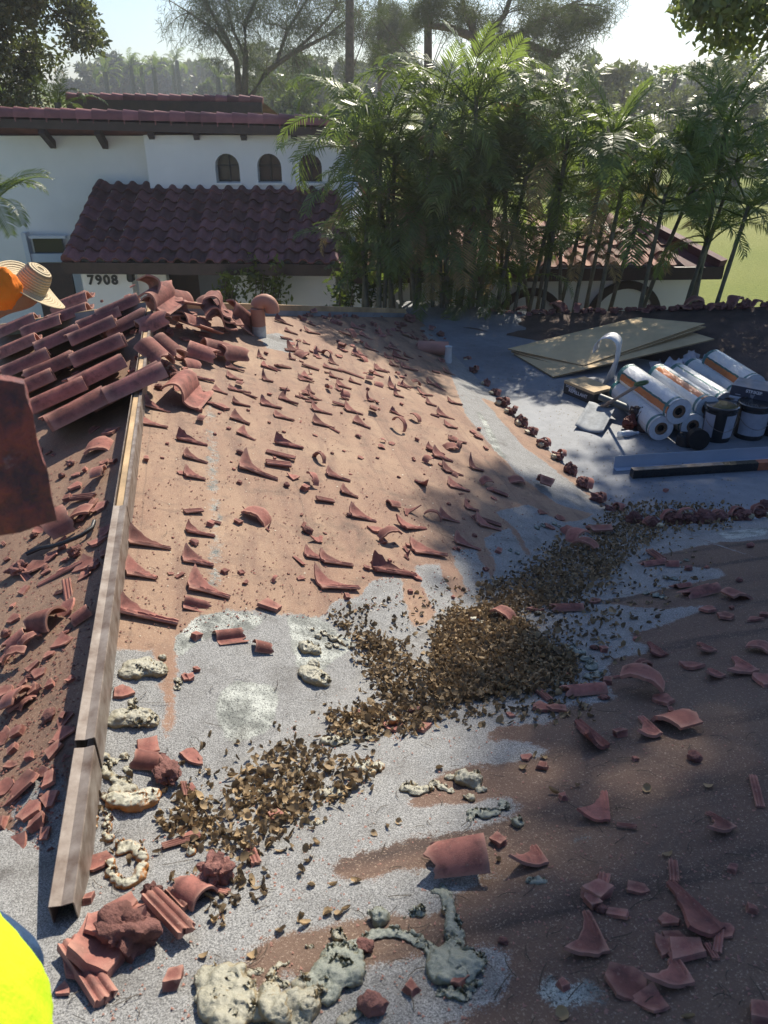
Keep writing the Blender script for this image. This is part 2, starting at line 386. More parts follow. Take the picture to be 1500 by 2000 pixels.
for _ in range(5): g = smooth2(g)
oB.data.attributes['grey'].data.foreach_set('value', g.ravel())
def fnL(b, t):
    a0, a1 = A0 - .35 + (BR-b), 7.5 + (BR-b)
    a = a0 + (a1-a0)*t; return W(a, b, zs('L', a, b))
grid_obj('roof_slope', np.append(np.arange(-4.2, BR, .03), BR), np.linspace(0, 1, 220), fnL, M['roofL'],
         {'grey': [[(30,1560),(110,1480),(130,1500),(105,1760),(60,1800),(10,1780)]], 'white': [], 'dirt_shade': [[(60,1280),(170,1270),(140,1500),(60,1500)]]}, house)  # large dark patch paints the ridge board's cast shadow
# far hip ends, flat roof, upstand slope
mb = MB(); mb.add([W(7.5, BR, ZT), W(11.1, 3.02, zs('A', 0, 3.02)), W(11.1, -4.2, zs('L', 0, -4.2))], [(0, 2, 1)])
part('roof_slope', mb, M['roofL'], house)
fl = grid_obj('flat_roof', np.linspace(2.95, 10, 60), np.linspace(0, 1, 70), lambda b, a: W(3.2 + a*(11.55-(b-3.9)*.64-3.2), b, ZF), M['roofF'], {'grey': [], 'white': [], 'dirt_shade': [[(1200,985),(1460,1000),(1500,1040),(1200,1060)], [(885,640),(930,600),(1000,640),(960,700)]]}, house, .006)
# dark upstand slope behind the materials
c1, c2, c3, c4 = hit(905, 640, 'F'), hit(1560, 755, 'F'), hitd(1560, 597, 10.4), hitd(905, 617, 12.0)
dC = W(1, 0, 0)
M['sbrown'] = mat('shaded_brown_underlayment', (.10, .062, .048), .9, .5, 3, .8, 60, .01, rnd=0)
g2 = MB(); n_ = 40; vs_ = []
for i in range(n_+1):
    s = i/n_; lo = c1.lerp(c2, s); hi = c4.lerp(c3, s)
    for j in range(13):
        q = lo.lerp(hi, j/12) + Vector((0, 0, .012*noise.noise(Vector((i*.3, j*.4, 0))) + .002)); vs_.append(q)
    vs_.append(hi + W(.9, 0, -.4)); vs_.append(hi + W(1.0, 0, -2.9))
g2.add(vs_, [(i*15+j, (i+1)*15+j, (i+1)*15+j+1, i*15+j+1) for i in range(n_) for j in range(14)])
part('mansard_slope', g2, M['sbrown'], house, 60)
# walls under the eaves
mb = MB()
for p_, q_ in (((11.0, -4), (11.0, 3)), ((11.0, 3), (11.9, 3.2)), ((11.9, 3.2), (7.7, 9.8)), ((7.7, 9.8), (-1.5, 9.8)), ((11.0, -4), (-1.5, -4)), ((4.0, 4.2), (4.0, 9.8))):
    z1 = CZ-3.25 if not p_ == (4.0, 4.2) else CZ-2.95
    A_, B_ = W(*p_, 0), W(*q_, 0); mb.beam(A_ + Vector((0, 0, z1/2)), B_ + Vector((0, 0, z1/2)), .15, z1)
part('wall', mb, M['stucco'], house)
mb = MB(); e2 = W(*EDGE_B[0], 0); e2.z = zs('B', *EDGE_B[0]); e3 = W(*EDGE_B[1], 0); e3.z = zs('B', *EDGE_B[1]); e1 = W(5.05, 3.03, zs('B', 5.05, 0)); e4 = W(EDGE_B[1][0], 9, e3.z)
for p_, q_ in ((e1, e2), (e2, e3), (e3, e4)): mb.beam(p_ + Vector((0, 0, -.17)), q_ + Vector((0, 0, -.17)), .03, .32)
part('fascia', mb, M['metal'], house)
# ridge board with its metal channel
ZR = ZT + .12; BW = .029; BRr = -.515
rb = MB(); RA0, RA1 = 1.33, 7.5; segs = [(RA0, 1.86, .0), (1.885, 3.42, .008), (3.42, 7.5, .0)]
rb.beam(W(3.35, BRr, ZR-.075), W(RA1, BRr, ZR-.075), BW*2-.012, .14)
ridge = part('ridge_board', rb, M['wood'], house); bevel(ridge, .004)
rm = MB()
for a1, a2, dz in segs[:2]:
    for k in (-1, 1):
        p1, p2 = W(a1, BRr + k*BW, 0), W(a2, BRr + k*BW, 0)
        rm.beam(p1 + Vector((0, 0, ZR-.06+dz)), p2 + Vector((0, 0, ZR-.06+dz)), .003, .13)
        rm.beam(W(a1, BRr + k*(BW*.5), ZR+dz+.004), W(a2, BRr + k*(BW*.5), ZR+dz+.004), BW*.99, .003, up=(Vector((0, 0, 1)) + W(0, -k*.16, 0)).normalized())
for k in (1,):
    rm.beam(W(3.42, BRr+BW+.002, ZR-.06), W(7.5, BRr+BW+.002, ZR-.06), .003, .13)
    rm.beam(W(3.42, BRr+BW-.006, ZR+.002), W(7.5, BRr+BW-.006, ZR+.002), .018, .002)
rm.beam(W(3.42, BRr-BW-.002, ZR-.06), W(7.5, BRr-BW-.002, ZR-.06), .003, .13)
part('ridge_channel', rm, M['metal'], ridge.parent)
hb = MB(); hm = MB()
hipA = hit(790, 603, 'A', .12); hs = W(7.5, BRr, ZR)
hb.beam(hs + Vector((0, 0, -.03)), hipA + Vector((0, 0, -.03)), .05, .06); hm.beam(hs + Vector((0, -.03, -.09)), hipA + Vector((0, -.03, -.09)), .012, .17)
hipL = hs + (Vector((-3.4, 1.4, -1.15)))
hL = W(10.3, -3.3, zs('L', 0, -3.3)+.12)
hb.beam(hs + Vector((0, 0, -.03)), hL + Vector((0, 0, -.03)), .05, .06); hm.beam(hs + Vector((0, -.03, -.09)), hL + Vector((0, -.03, -.09)), .012, .17)
part('hip_board', hb, M['wood'], house); part('hip_flashing', hm, mat('shade_blue_flashing', (.2, .21, .23), .6, .3, 5, .1, rnd=0), house)  # blue grey tone carries the shade on the hip metal's near face

# ------------------------------------------------------------------ garden, lawn, path, far golf course
def gmat():
    m, t, N, L, p = nt('lawn_turf')
    geo = N.new('ShaderNodeNewGeometry').outputs['Position']
    a = noise_n(t, .25, 6, geo, .7); b = noise_n(t, 6, 6, geo, .8); c_ = noise_n(t, .03, 4, geo)
    c = mix(t, a.outputs[0], (.13, .19, .035), (.26, .28, .06)); c = mix(t, ramp(t, b.outputs[0], [(.4, .0), (.7, .7)]).outputs[0], c, (.08, .13, .03))
    c = mix(t, ramp(t, c_.outputs[0], [(.45, .0), (.6, .8)]).outputs[0], c, (.30, .29, .10))
    L.new(c, p.inputs['Base Color']); p.inputs['Roughness'].default_value = .9; p.inputs['Specular IOR Level'].default_value = .1
    bump(t, b.outputs[0], 1, .05, p); return m
M['turf'] = gmat()
gv = []; n = 90
xs_ = np.concatenate([np.linspace(-900, -60, 20), np.linspace(-55, 55, 40), np.linspace(60, 900, 20)]); ys_ = np.concatenate([np.linspace(-60, 10, 6), np.linspace(14, 300, 70), np.linspace(330, 1600, 12)])
def gz(x, y):
    h = 0
    if y > 60: h = min(1, (y-60)/50)*(.9 + .9*math.exp(-((x+22)/16)**2 - ((y-115)/18)**2) + .35*noise.noise(Vector((x*.03, y*.03, 1))))
    return h
V = np.array([(x, y, gz(x, y)) for x in xs_ for y in ys_]); i = np.arange(len(V)).reshape(len(xs_), len(ys_))
struct('lawn', mesh('lawn', V, np.stack([i[:-1, :-1].ravel(), i[1:, :-1].ravel(), i[1:, 1:].ravel(), i[:-1, 1:].ravel()], 1), True), M['turf'])
mb = MB(); pts = [hit(px, py, 'G') for px, py in ((1180, 293), (1290, 300), (1390, 325), (1460, 345), (1560, 370))]
vs_ = []
for k, q in enumerate(pts):
    w_ = 1.3; vs_ += [q + Vector((0, w_, .05)), q + Vector((0, -w_, .05))]
mb.add(vs_, [(2*k, 2*k+1, 2*k+3, 2*k+2) for k in range(len(pts)-1)])
struct('cart_path', mb, mat('pale_concrete', (.5, .48, .44), .9, .15, 1, 0, rnd=0))
# ------------------------------------------------------------------ neighbouring house
def tiled(n, l, tw=.28, tl=.34, rise=.07, res=8):      # local: x along eave, y up the slope, z normal; every tile a strip of its own
    mb = MB()
    for r in range(l):
        for c in range(n):
            vs = []; fs = []; nx = res+1; dx, dy, dz = random.uniform(-.006, .006), random.uniform(-.015, .015), random.uniform(-.006, .006)
            for yy, zz in ((r*tl-.03+dy, .062+dz), (r*tl+tl+.01, .02)):
                for i in range(nx):
                    u = i/res; h = math.sin(math.pi*min(1, u/.62))**.8*rise if u < .62 else -.012*math.sin(math.pi*(u-.62)/.38)
                    vs.append((c*tw+u*(tw+.004)+dx, yy, zz + h))
            for i in range(nx): vs.append((vs[i][0], vs[i][1]+.004, vs[i][2]-.034))
            for i in range(nx-1): fs.append((i, i+1, nx+i+1, nx+i)); fs.append((i, 2*nx+i, 2*nx+i+1, i+1))
            mb.add(vs, fs)
    return mb
def island(m, amt=.45):
    t = m.node_tree; p = t.nodes['Principled BSDF']; src = p.inputs['Base Color'].links[0].from_socket
    g = t.nodes.new('ShaderNodeNewGeometry'); h = t.nodes.new('ShaderNodeHueSaturation'); mr = t.nodes.new('ShaderNodeMapRange')
    t.links.new(g.outputs['Random Per Island'], mr.inputs[0]); mr.inputs[3].default_value = 1-amt; mr.inputs[4].default_value = 1+amt
    t.links.new(mr.outputs[0], h.inputs['Value']); t.links.new(src, h.inputs['Color']); t.links.new(h.outputs[0], p.inputs['Base Color'])
def place(mb, org, ux, uy):
    ux = Vector(ux).normalized(); uy = Vector(uy); uy = (uy - ux*uy.dot(ux)).normalized(); uz = ux.cross(uy); org = Vector(org)
    mb.v = [tuple(org + ux*x + uy*y + uz*z) for x, y, z in mb.v]; return mb
M['maroon'] = mat('maroon_roof_tile', (.17, .068, .068), .7, .35, 3, .3, 60, .004, rnd=0, spec=.35, col2=(.085, .035, .038))
M['tilecap'] = mat('maroon_ridge_tile', (.27, .10, .10), .7, .3, 3, .3, 60, .004, rnd=0, spec=.35)
M['sunterra'] = mat('sunlit_roof_tile', (.30, .15, .11), .8, .4, 3, .3, 60, .004, rnd=0)  # paler roof tile copy, sunlight put into its colour
for k_ in ('maroon', 'tilecap', 'sunterra'): island(M[k_])
def cut(o, boxes):
    for mbx in boxes:
        me = mesh('cutter', mbx.v, mbx.f); bq = bmesh.new(); bq.from_mesh(me); bmesh.ops.recalc_face_normals(bq, faces=bq.faces); bq.to_mesh(me); bq.free(); co = bpy.data.objects.new('cutter', me); C.objects.link(co)
        md = o.modifiers.new('c', 'BOOLEAN'); md.object = co; md.operation = 'DIFFERENCE'; md.solver = 'EXACT'
        bpy.context.view_layer.update(); dg = bpy.context.evaluated_depsgraph_get()
        nm = bpy.data.meshes.new_from_object(o.evaluated_get(dg)); o.modifiers.clear(); o.data = nm
        bpy.data.objects.remove(co)
nb = thing('stucco_house', (-3, 17, 0), 'white stucco house with maroon tiled roofs and house number 7908', 'house')
def zy(py, Y): d = ray(750, py); return CZ + d.z*Y/d.y
Xp = lambda px, py, Y: hity(px, py, Y).x
YW = 17.0
xl, xm, xr = -9.5, Xp(290, 320, YW-.25), Xp(668, 320, YW)
mb = MB().box(((xl+xm)/2, YW+.25, zy(266, YW)/2), (xm-xl, .3, zy(266, YW))); wallL = part('wall', mb, M['stucco'], nb)
wl_ = MB().box(((xm+xr)/2, YW-.1, (zy(262, YW)+0)/2), (xr-xm, .5, zy(262, YW)))
wallR = part('wall', wl_, M['stucco'], nb)
Yf = YW-.35
cs = []; arches = []
for cx, top, hw in ((444, 300, 23.5), (526, 300, 23.5), (606, 301, 22.5)):
    X0 = Xp(cx, 330, Yf); w_ = abs(Xp(cx+hw, 330, Yf)-X0); zb, zt = zy(357, Yf), zy(top, Yf); zc = zt-w_
    pr = [(X0-w_, zb), (X0+w_, zb)] + [(X0+w_*math.cos(a), zc+w_*math.sin(a)) for a in [math.pi*k/12 for k in range(13)]]
    cs.append(MB().prism([(x, Yf-.3, z) for x, z in pr], (0, .9, 0))); arches.append((pr, X0, w_, zb, zc))
cut(wallR, cs)
for pr, X0, w_, zb, zc in arches:
    mb = MB().prism([(x, Yf+.28, z) for x, z in pr], (0, .02, 0)); wdw = part('window', mb, M['glass'], nb)
    fr = MB().beam((X0, Yf+.26, zb), (X0, Yf+.26, zc+w_), .03, .03, up=Vector((1, 0, 0)))
    fr.beam((X0-w_, Yf+.26, zc), (X0+w_, Yf+.26, zc), .03, .03); sub('window_frame', fr, M['iron'], wdw)
    sl = MB().box((X0, Yf-.01, zb-.02), (w_*2.3, .08, .035)); sub('sill', sl, M['stucco'], wdw)
# upper roof: ridge-tile edge, fascia, soffit, outriggers
zL_, zR_ = zy(238, 16.4), zy(259, 16.4)
XL_, XR_ = Xp(-60, 240, 16.4), Xp(728, 250, 16.4)
ft = lambda X: zL_ + (zR_-zL_)*(X-XL_)/(XR_-XL_)
mb = MB().beam((XL_, 16.42, ft(XL_)-.01), (XR_, 16.42, ft(XR_)-.01), .06, .15); part('fascia', mb, M['darkwood'], nb)
mb = MB().beam((XL_, 16.75, ft(XL_)+.0), (XR_, 16.75, ft(XR_)+.0), .62, .04); part('soffit', mb, mat('soffit_paint', (.42, .38, .35), .8, .1, 2, 0, rnd=0), nb)
mb = MB(); k = 0; X = XL_
while X < XR_:
    pts = []
    for s in range(9):
        a = math.pi*s/8; pts.append((math.cos(a)*.12, math.sin(a)*.15))
    for (xa, ra), (xb, rb_) in (((X, 1.12), (X+.33, .88)),):
        z0 = ft(X)+.10; vs = []
        for xx, rr in ((xa, ra), (xb, rb_)): vs += [(xx, 16.48 + c*rr, z0 + s_*rr*1.1 + .0) for c, s_ in pts]
        mb.add(vs, [(i, i+1, 9+i+1, 9+i) for i in range(8)] + [tuple(range(8, -1, -1)), tuple(range(9, 18))])
        mb.box((X+.01, 16.40, z0-.02), (.02, .05, .10))
    X += .295
part('ridge_tile_row', mb, M['tilecap'], nb, 40)
mb = MB(); mb.add([(XL_, 16.5, ft(XL_)+.12), (XR_, 16.5, ft(XR_)+.12), (XR_+.3, 20.5, ft(XR_)-1.9), (XL_, 20.5, ft(XL_)-1.9)], [(0, 1, 2, 3)]); part('roof', mb, M['maroon'], nb)
for px, py, px2, py2 in ((80, 253, 104, 283), (189, 253, 206, 284), (293, 256, 300, 273), (382, 256, 386, 275), (474, 257, 479, 276), (573, 258, 577, 277), (668, 262, 668, 282)):
    a_ = hity(px, py, 16.46); b_ = hity(px2, py2, 16.9 if px > 250 else 17.08)
    mb = MB().beam(a_ + Vector((0, 0, -.01)), b_, .11, .14, up=Vector((0, .2, 1))); part('outrigger', mb, M['darkwood'], nb)
# lower tiled roof
e0, e1 = hity(128, 512, 14.3), hity(668, 517, 14.3); t0 = hity(300, 373, 16.6)
up_ = Vector((0, t0.y-e0.y, t0.z-e0.z)); nrow = int(up_.length/.34)+1
place_org = Vector((e0.x, e0.y, e0.z))
wd = e1.x-e0.x
mb = place(tiled(int(wd/.28)+1, nrow), place_org, (1, 0, (e1.z-e0.z)/wd), up_)
mbv = [v for v in mb.v]
part('porch_roof', mb, M['maroon'], nb, 50)
mb = MB().beam((e0.x-.05, 14.28, e0.z-.09), (e1.x, 14.28, e1.z-.09), .1, .2); mb.beam((e0.x+.0, 14.3, e0.z-.1), (e0.x+.0, 16.7, t0.z-.1), .08, .2)
part('porch_fascia', mb, M['darkwood'], nb)
mb = MB()                                                       # barrel tiles running up the left rake
for r in range(nrow):
    p0 = place_org + up_.normalized()*(r*.34) + Vector((.02, 0, .05)); p1 = p0 + up_.normalized()*.36 + Vector((0, 0, -.02))
    mb.tube([p0, p1], [.1, .085], 10)
part('rake_tile_row', mb, M['maroon'], nb, 50)
mb = MB().add([(e0.x, 14.4, e0.z-.18), (e1.x, 14.4, e1.z-.18), (e1.x, 16.8, e1.z-.18), (e0.x, 16.8, e0.z-.18)], [(0, 1, 2, 3)]); part('porch_ceiling', mb, M['darkwood'], nb)
# porch walls with the number, door, window
YP = 15.3
def panel(name, px0, py0, px1, py1, Y, m, th=.12, root=None, bot=None):
    a_, b_ = hity(px0, py0, Y), hity(px1, py1, Y)
    zb = b_.z if bot is None else bot
    return part(name, MB().box(((a_.x+b_.x)/2, Y+th/2, (a_.z+zb)/2), (abs(b_.x-a_.x), th, abs(a_.z-zb))), m, root or nb)
panel('porch_wall', 152, 505, 262, 580, 14.6, M['stucco'], .3, bot=0)
panel('porch_wall', 262, 505, 330, 580, 14.9, M['stucco'], .2, bot=0)
mbA = MB().box(((hity(450, 520, 15.0).x + hity(655, 520, 15.0).x)/2, 14.95, 1.3), (hity(655, 520, 15.0).x-hity(450, 520, 15.0).x, .2, 2.6))
part('porch_wall', mbA, M['stucco'], nb)
panel('entry_recess', 325, 505, 470, 600, 16.3, M['darkwood'], .1, bot=0)
dr = panel('door', 385, 522, 440, 600, 16.1, mat('grey_door', (.16, .17, .19), .6, .1, 2, 0, rnd=0), .08, bot=.1)
panel('window', 446, 530, 464, 560, 15.98, M['glass'], .04)
for px in (592, 604, 616, 628): panel('pilaster', px, 520, px+5, 600, 15.05, M['stucco'], .1, bot=0)
mb = MB()
txts = []
cu = bpy.data.curves.new('house_number', 'FONT'); cu.body = '7908'; cu.size = .235; cu.extrude = .012; cu.offset = .008; cu.space_character = 1.25; cu.align_x = 'CENTER'
o = bpy.data.objects.new('house_number', cu); C.objects.link(o); bpy.context.view_layer.update()
me = bpy.data.meshes.new_from_object(o.evaluated_get(bpy.context.evaluated_depsgraph_get())); bpy.data.objects.remove(o)
qn = hity(202, 555, 14.58)
for v_ in me.vertices: v_.co = Vector((v_.co.x, -v_.co.z, v_.co.y)) + qn
part('house_number', me, M['iron'], nb)
for px, py, Y in ((254, 540, 14.4), (505, 535, 14.95)):
    q = hity(px, py, Y)
    lt = MB().lathe(q, [(.01, .28), (.012, .16), (.10, .12), (.11, .09), (.06, .08), (.07, -.06), (.045, -.09), (.01, -.1)], 8)
    lt.beam(q + Vector((0, 0, .28)), q + Vector((0, .2, .28)), .02, .02); lt.beam(q+Vector((0, .16, .2)), q+Vector((0, .16, -.1)), .06, .05, up=Vector((0, 1, 0)))
    part('wall_lamp', lt, M['iron'], nb)
# left window
panel('window', 63, 466, 126, 496, 16.95, M['glass'], .05)
for a_ in ((55, 461, 128, 466), (55, 496, 128, 512)): panel('window_frame', *a_, 16.85, M['frame'], .12)
panel('window_frame', 40, 455, 63, 520, 16.8, M['frame'], .2)
panel('fence_panel', 63, 514, 152, 600, 16.0, M['darkwood'], .06, bot=0)
# wing wall stepping down to the garage side, garage with two blind arches
mb = MB().prism([(-1.05, 17, CZ-1.1), (-.55, 15.0, CZ-2.2), (-.2, 13.5, CZ-3.3), (-.2, 13.5, 0), (-1.05, 17, 0)], (.28, 0, 0)); part('wing_wall', mb, M['stucco'], nb)
garage = thing('garage', (2.5, 14, 0), 'low white wall with two brown arch bands under a sunlit barrel tile roof', 'garage')
gx0, gx1 = -.15, Xp(1352, 560, 13.6)
mb = MB().box(((gx0+gx1)/2, 15.0, (CZ-2.75)/2), (gx1-gx0, 2.8, CZ-2.75)); part('wall', mb, M['stucco'], garage)
ge0 = Vector((-.5, 13.1, CZ-2.74)); ge1 = Vector((Xp(1412, 515, 13.1), 13.1, CZ-2.67)); gup = Vector((0, 3, 1.0))
mb = place(tiled(int((ge1.x-ge0.x-.6)/.28), 5), ge0, ge1-ge0, gup); part('roof', mb, M['sunterra'], garage, 50)
mb = MB().add([ge1+Vector((-.62, 0, 0)), ge1, ge1+Vector((-.2, 3.4, 0)), ge1+Vector((-1.3, 1.7, .62))], [(0, 1, 3), (1, 2, 3)]); mb.beam(ge1+Vector((0, 0, .04)), ge1+Vector((-1.35, 1.7, .66)), .2, .12)
part('roof_hip', mb, M['maroon'], garage)
mb = MB().beam(ge0+Vector((0, -.03, -.1)), ge1+Vector((0, -.03, -.1)), .08, .2); mb.beam(ge1+Vector((0, 0, -.1)), ge1+Vector((0, 3.4, -.1)), .08, .2); part('fascia', mb, M['darkwood'], garage)
mb = MB().add([ge0+Vector((0, 0, -.12)), ge1+Vector((0, 0, -.12)), ge1+Vector((0, 1, -.12)), ge0+Vector((0, 1, -.12))], [(0, 1, 2, 3)]); part('soffit', mb, M['darkwood'], garage)
for cx, top, rad in ((1040, 562, .62), (1228, 548, .66)):
    q = hity(cx, top, 13.58); zc = q.z-rad; vs = []; K = 20
    for r_ in (rad-.13, rad):
        for k in range(K+1):
            a = math.pi*k/K
            vs += [(q.x+r_*math.cos(a), 13.54, zc+r_*math.sin(a)), (q.x+r_*math.cos(a), 13.62, zc+r_*math.sin(a))]
    n_ = 2*(K+1); fs = []
    for k in range(K): fs += [(2*k, n_+2*k, n_+2*k+2, 2*k+2), (n_+2*k, n_+2*k+1, n_+2*k+3, n_+2*k+2), (2*k+1, 2*k, 2*k+2, 2*k+3)]
    mb = MB().add(vs, fs); mb.box((q.x-rad+.065, 13.58, zc/2), (.13, .08, zc)); mb.box((q.x+rad-.065, 13.58, zc/2), (.13, .08, zc)); part('arch_band', mb, M['darkwood'], garage)
# farther roof behind the first
fb = thing('stucco_house', (-4, 26, 0), 'farther house roof edge with brown outriggers, seen above the ridge tiles', 'house')
YB = 25.0; a_, b_ = hity(130, 204, YB), hity(512, 210, YB)
part('wall', MB().box(((a_.x+b_.x)/2-.2, YB+1.6, a_.z/2-.2), (b_.x-a_.x-1.2, .3, a_.z-.2)), mat('beige_stucco', (.55, .42, .34), .9, .1, 2, .2, rnd=0), fb)
part('fascia', MB().beam(a_, b_, .1, .26), M['darkwood'], fb)
mb = MB(); nn = int((b_-a_).length/.32)
for k in range(nn):
    p0 = a_.lerp(b_, k/nn) + Vector((0, .1, .2)); p1 = a_.lerp(b_, (k+1.08)/nn) + Vector((0, .1, .17)); mb.tube([p0, p1], [.12, .10], 8)
part('ridge_tile_row', mb, M['tilecap'], fb, 50)
mb = MB().add([a_+Vector((0, .1, .15)), b_+Vector((0, .1, .15)), b_+Vector((1, 5, -1.2)), a_+Vector((0, 5, -1.2))], [(0, 1, 2, 3)])
part('roof', mb, M['maroon'], fb)
for k in range(9):
    p0 = a_.lerp(b_, .08+k*.107) + Vector((0, .05, -.1)); part('outrigger', MB().beam(p0, p0+Vector((-.35, 1.1, -.2)), .12, .14), M['darkwood'], fb)

# ------------------------------------------------------------------ plants
def cards(cen, rad, n, size, asp=.45, flat=1.0, seed=0, droop=0.0):
    r = np.random.RandomState(seed); cen = np.asarray(cen, float); k = len(cen)
    idx = r.randint(0, k, n); d = r.normal(size=(n, 3)); d /= np.linalg.norm(d, axis=1)[:, None]; rr = (r.rand(n)**.45)[:, None]
    rad = np.asarray(rad, float); rad = rad[idx][:, None] if rad.ndim else rad
    p = cen[idx] + d*rr*rad*np.array([1, 1, flat])
    u = r.normal(size=(n, 3)); u[:, 2] -= droop; u /= np.linalg.norm(u, axis=1)[:, None]
    w = np.cross(u, r.normal(size=(n, 3))); w /= np.linalg.norm(w, axis=1)[:, None]
    s = (size*(.6+.8*r.rand(n)))[:, None]
    V = np.stack([p, p+u*s*.45+w*s*asp*.5, p+u*s, p+u*s*.45-w*s*asp*.5], 1).reshape(-1, 3)
    F = np.arange(4*n).reshape(n, 4); return V, F, r.rand(n)
def cardmesh(name, V, F, rnd):
    me = mesh(name, V, F); a = me.attributes.new('rnd', 'FLOAT', 'FACE'); a.data.foreach_set('value', rnd.astype(np.float32)); return me
def limb(mb, p, q, r0, r1, wob=.08, n=5, seg=6):
    p, q = Vector(p), Vector(q); L = (q-p).length; pts = []
    for i in range(n+1):
        t = i/n; o = Vector((noise.noise(p*3+Vector((t*2, 0, 0))), noise.noise(q*3+Vector((0, t*2, 5))), noise.noise(p+Vector((t*2, 3, 0)))*.5))*L*wob*math.sin(math.pi*t)
        pts.append(p.lerp(q, t)+o + Vector((0, 0, L*.06*math.sin(math.pi*t))))
    mb.tube(pts, [r0+(r1-r0)*i/n for i in range(n+1)], seg)
    return pts
def tree(name, base, forks, ells, nclump, nleaf, size, m, label, cat='tree', group=None, tr=.25, seed=1, clr=.9, asp=.45, flat=.75, droop=0, twig=True, bark='bark'):
    """forks: list of trunk polylines [(point, radius)...]; ells: crown ellipsoids (centre, radii)"""
    base = Vector(base); t = thing(name, base, label, cat, group); r = random.Random(seed)
    tb = MB()
    for fk in forks:
        pts = [Vector(p)-base for p, _ in fk]; tb.tube(pts, [q for _, q in fk], 8)
    ends = [Vector(p)-base for fk in forks for p, _ in fk[1:]]
    cl = []; cr = []
    tot = sum(e[1][0]*e[1][1]*e[1][2]*(e[2] if len(e) > 2 else 1) for e in ells)
    for e_ in ells:
        c_, rd = e_[:2]; k = max(3, int(nclump*rd[0]*rd[1]*rd[2]*(e_[2] if len(e_) > 2 else 1)/tot)); c_ = Vector(c_)-base
        for _ in range(k):
            d = Vector((r.gauss(0, 1), r.gauss(0, 1), r.gauss(0, 1))).normalized()*(r.random()**.4)
            cl.append(c_ + Vector((d.x*rd[0], d.y*rd[1], d.z*rd[2]))); cr.append(clr*r.uniform(.55, 1.25))
    if twig:
        for c_ in cl:
            e = min(ends, key=lambda q: (q-c_).length + .3*abs(q.z-c_.z))
            limb(tb, e, c_, tr*.10, .012, .12, 4, 4)
    obj('trunk', tb, M[bark], t, 60)
    V, F, rn = cards([tuple(c_) for c_ in cl], np.array(cr), nleaf, size, asp, flat, seed, droop)
    obj('crown', cardmesh('crown', V, F, rn), m, t)
    return t
# the big shade tree whose crown reaches over the top of the picture
b0 = Vector((8.6, 16.0, 0))
tree('shade_tree', b0, [[(b0, .5), (b0+Vector((0, 0, 3)), .42), (b0+Vector((-.4, -.2, 7)), .32), (b0+Vector((-1.0, -.4, 12)), .2), (b0+Vector((-1.2, -.4, 16)), .08)], [(b0+Vector((0, 0, 4)), .3), (b0+Vector((1.2, .3, 8)), .2), (b0+Vector((1.6, 0, 13)), .1)], [(b0+Vector((0, 0, 3.5)), .24), (b0+Vector((-1.6, -.4, 6.2)), .14), (b0+Vector((-2.9, -.5, 7.0)), .06)]],
     [((8.25, 15.6, CZ+10.2), (3.3, 2.2, 4.2), 1.3), ((6.85, 15.5, CZ+7.4), (2.85, 1.7, 2.0), 1.1), ((7.0, 15.5, CZ+4.8), (2.6, 1.5, 1.0), .45), ((7.8, 15.4, CZ+3.0), (2.4, 1.2, 1.1), .5), ((7.9, 15.4, CZ+1.0), (2.4, 1.0, .75), 2.4), ((5.9, 15.5, CZ+1.0), (.9, .6, .4), 2.0)], 470, 150000, .18, M['leaf_pale'], 'broad leafy tree at the top right corner above the palms', seed=3, clr=.72)
tree('broadleaf_tree', (-9.8, 19.5, 0), [[((-9.8, 19.5, 0), .35), ((-9.6, 19.5, 3), .3), ((-9.0, 19.4, 5.8), .16), ((-8.2, 19.4, 7.6), .08)], [((-9.6, 19.5, 3), .2), ((-10.8, 19.5, 6.5), .12)]],
     [((-8.6, 19.6, 6.7), (2.2, 1.5, 1.3)), ((-9.2, 19.4, 8.6), (2.6, 1.6, 1.7)), ((-7.6, 19.6, 7.4), (1.3, 1.2, 1.0)), ((-10, 19.6, 5.2), (2, 1.2, 1))], 120, 60000, .13, M['leaf_olive'], 'olive green broadleaf tree at the top left behind the white house', seed=4, clr=.6)
# casuarinas and pines
def pt(px, py, Y): return hity(px, py, Y)
cf = []
YC = 42
for line in (((468, 190), (462, 120), (440, 70), (410, 20), (372, -60)), ((478, 188), (480, 110), (478, 50), (505, -10), (520, -60)), ((490, 188), (520, 140), (570, 105), (640, 70), (700, 20)),
             ((480, 110), (455, 60), (440, 0), (430, -60)), ((540, 125), (560, 60), (600, 0), (620, -50)), ((570, 105), (620, 60), (660, 10), (690, -40)), ((462, 120), (420, 60), (370, 25), (330, 0))):
    n_ = len(line); cf.append([(pt(x_, y_, YC), .17*(1-.8*i/(n_-1))*(1 if line[0][1] > 180 else .5)) for i, (x_, y_) in enumerate(line)])
for s_ in cf[:3]: s_.insert(0, (Vector((s_[0][0].x, YC, 0)), .22))
tree('casuarina_tree', (cf[0][0][0].x, YC, 0), cf, [(pt(400, 30, YC), (1.9, 2, 1.6)), (pt(470, -30, YC), (3.2, 2, 2.0)), (pt(560, 0, YC), (3, 2, 2.2)), (pt(640, 60, YC), (2.0, 2, 1.0)), (pt(450, 90, YC), (1.6, 1.5, 1.2)), (pt(560, 150, YC), (2.2, 1.5, 1.1)), (pt(680, 0, YC), (2, 2, 1.6))],
     260, 30000, .40, M['needle'], 'feathery casuarina with fanning limbs against the open sky', seed=5, clr=.85, asp=.05, flat=1, droop=.7)
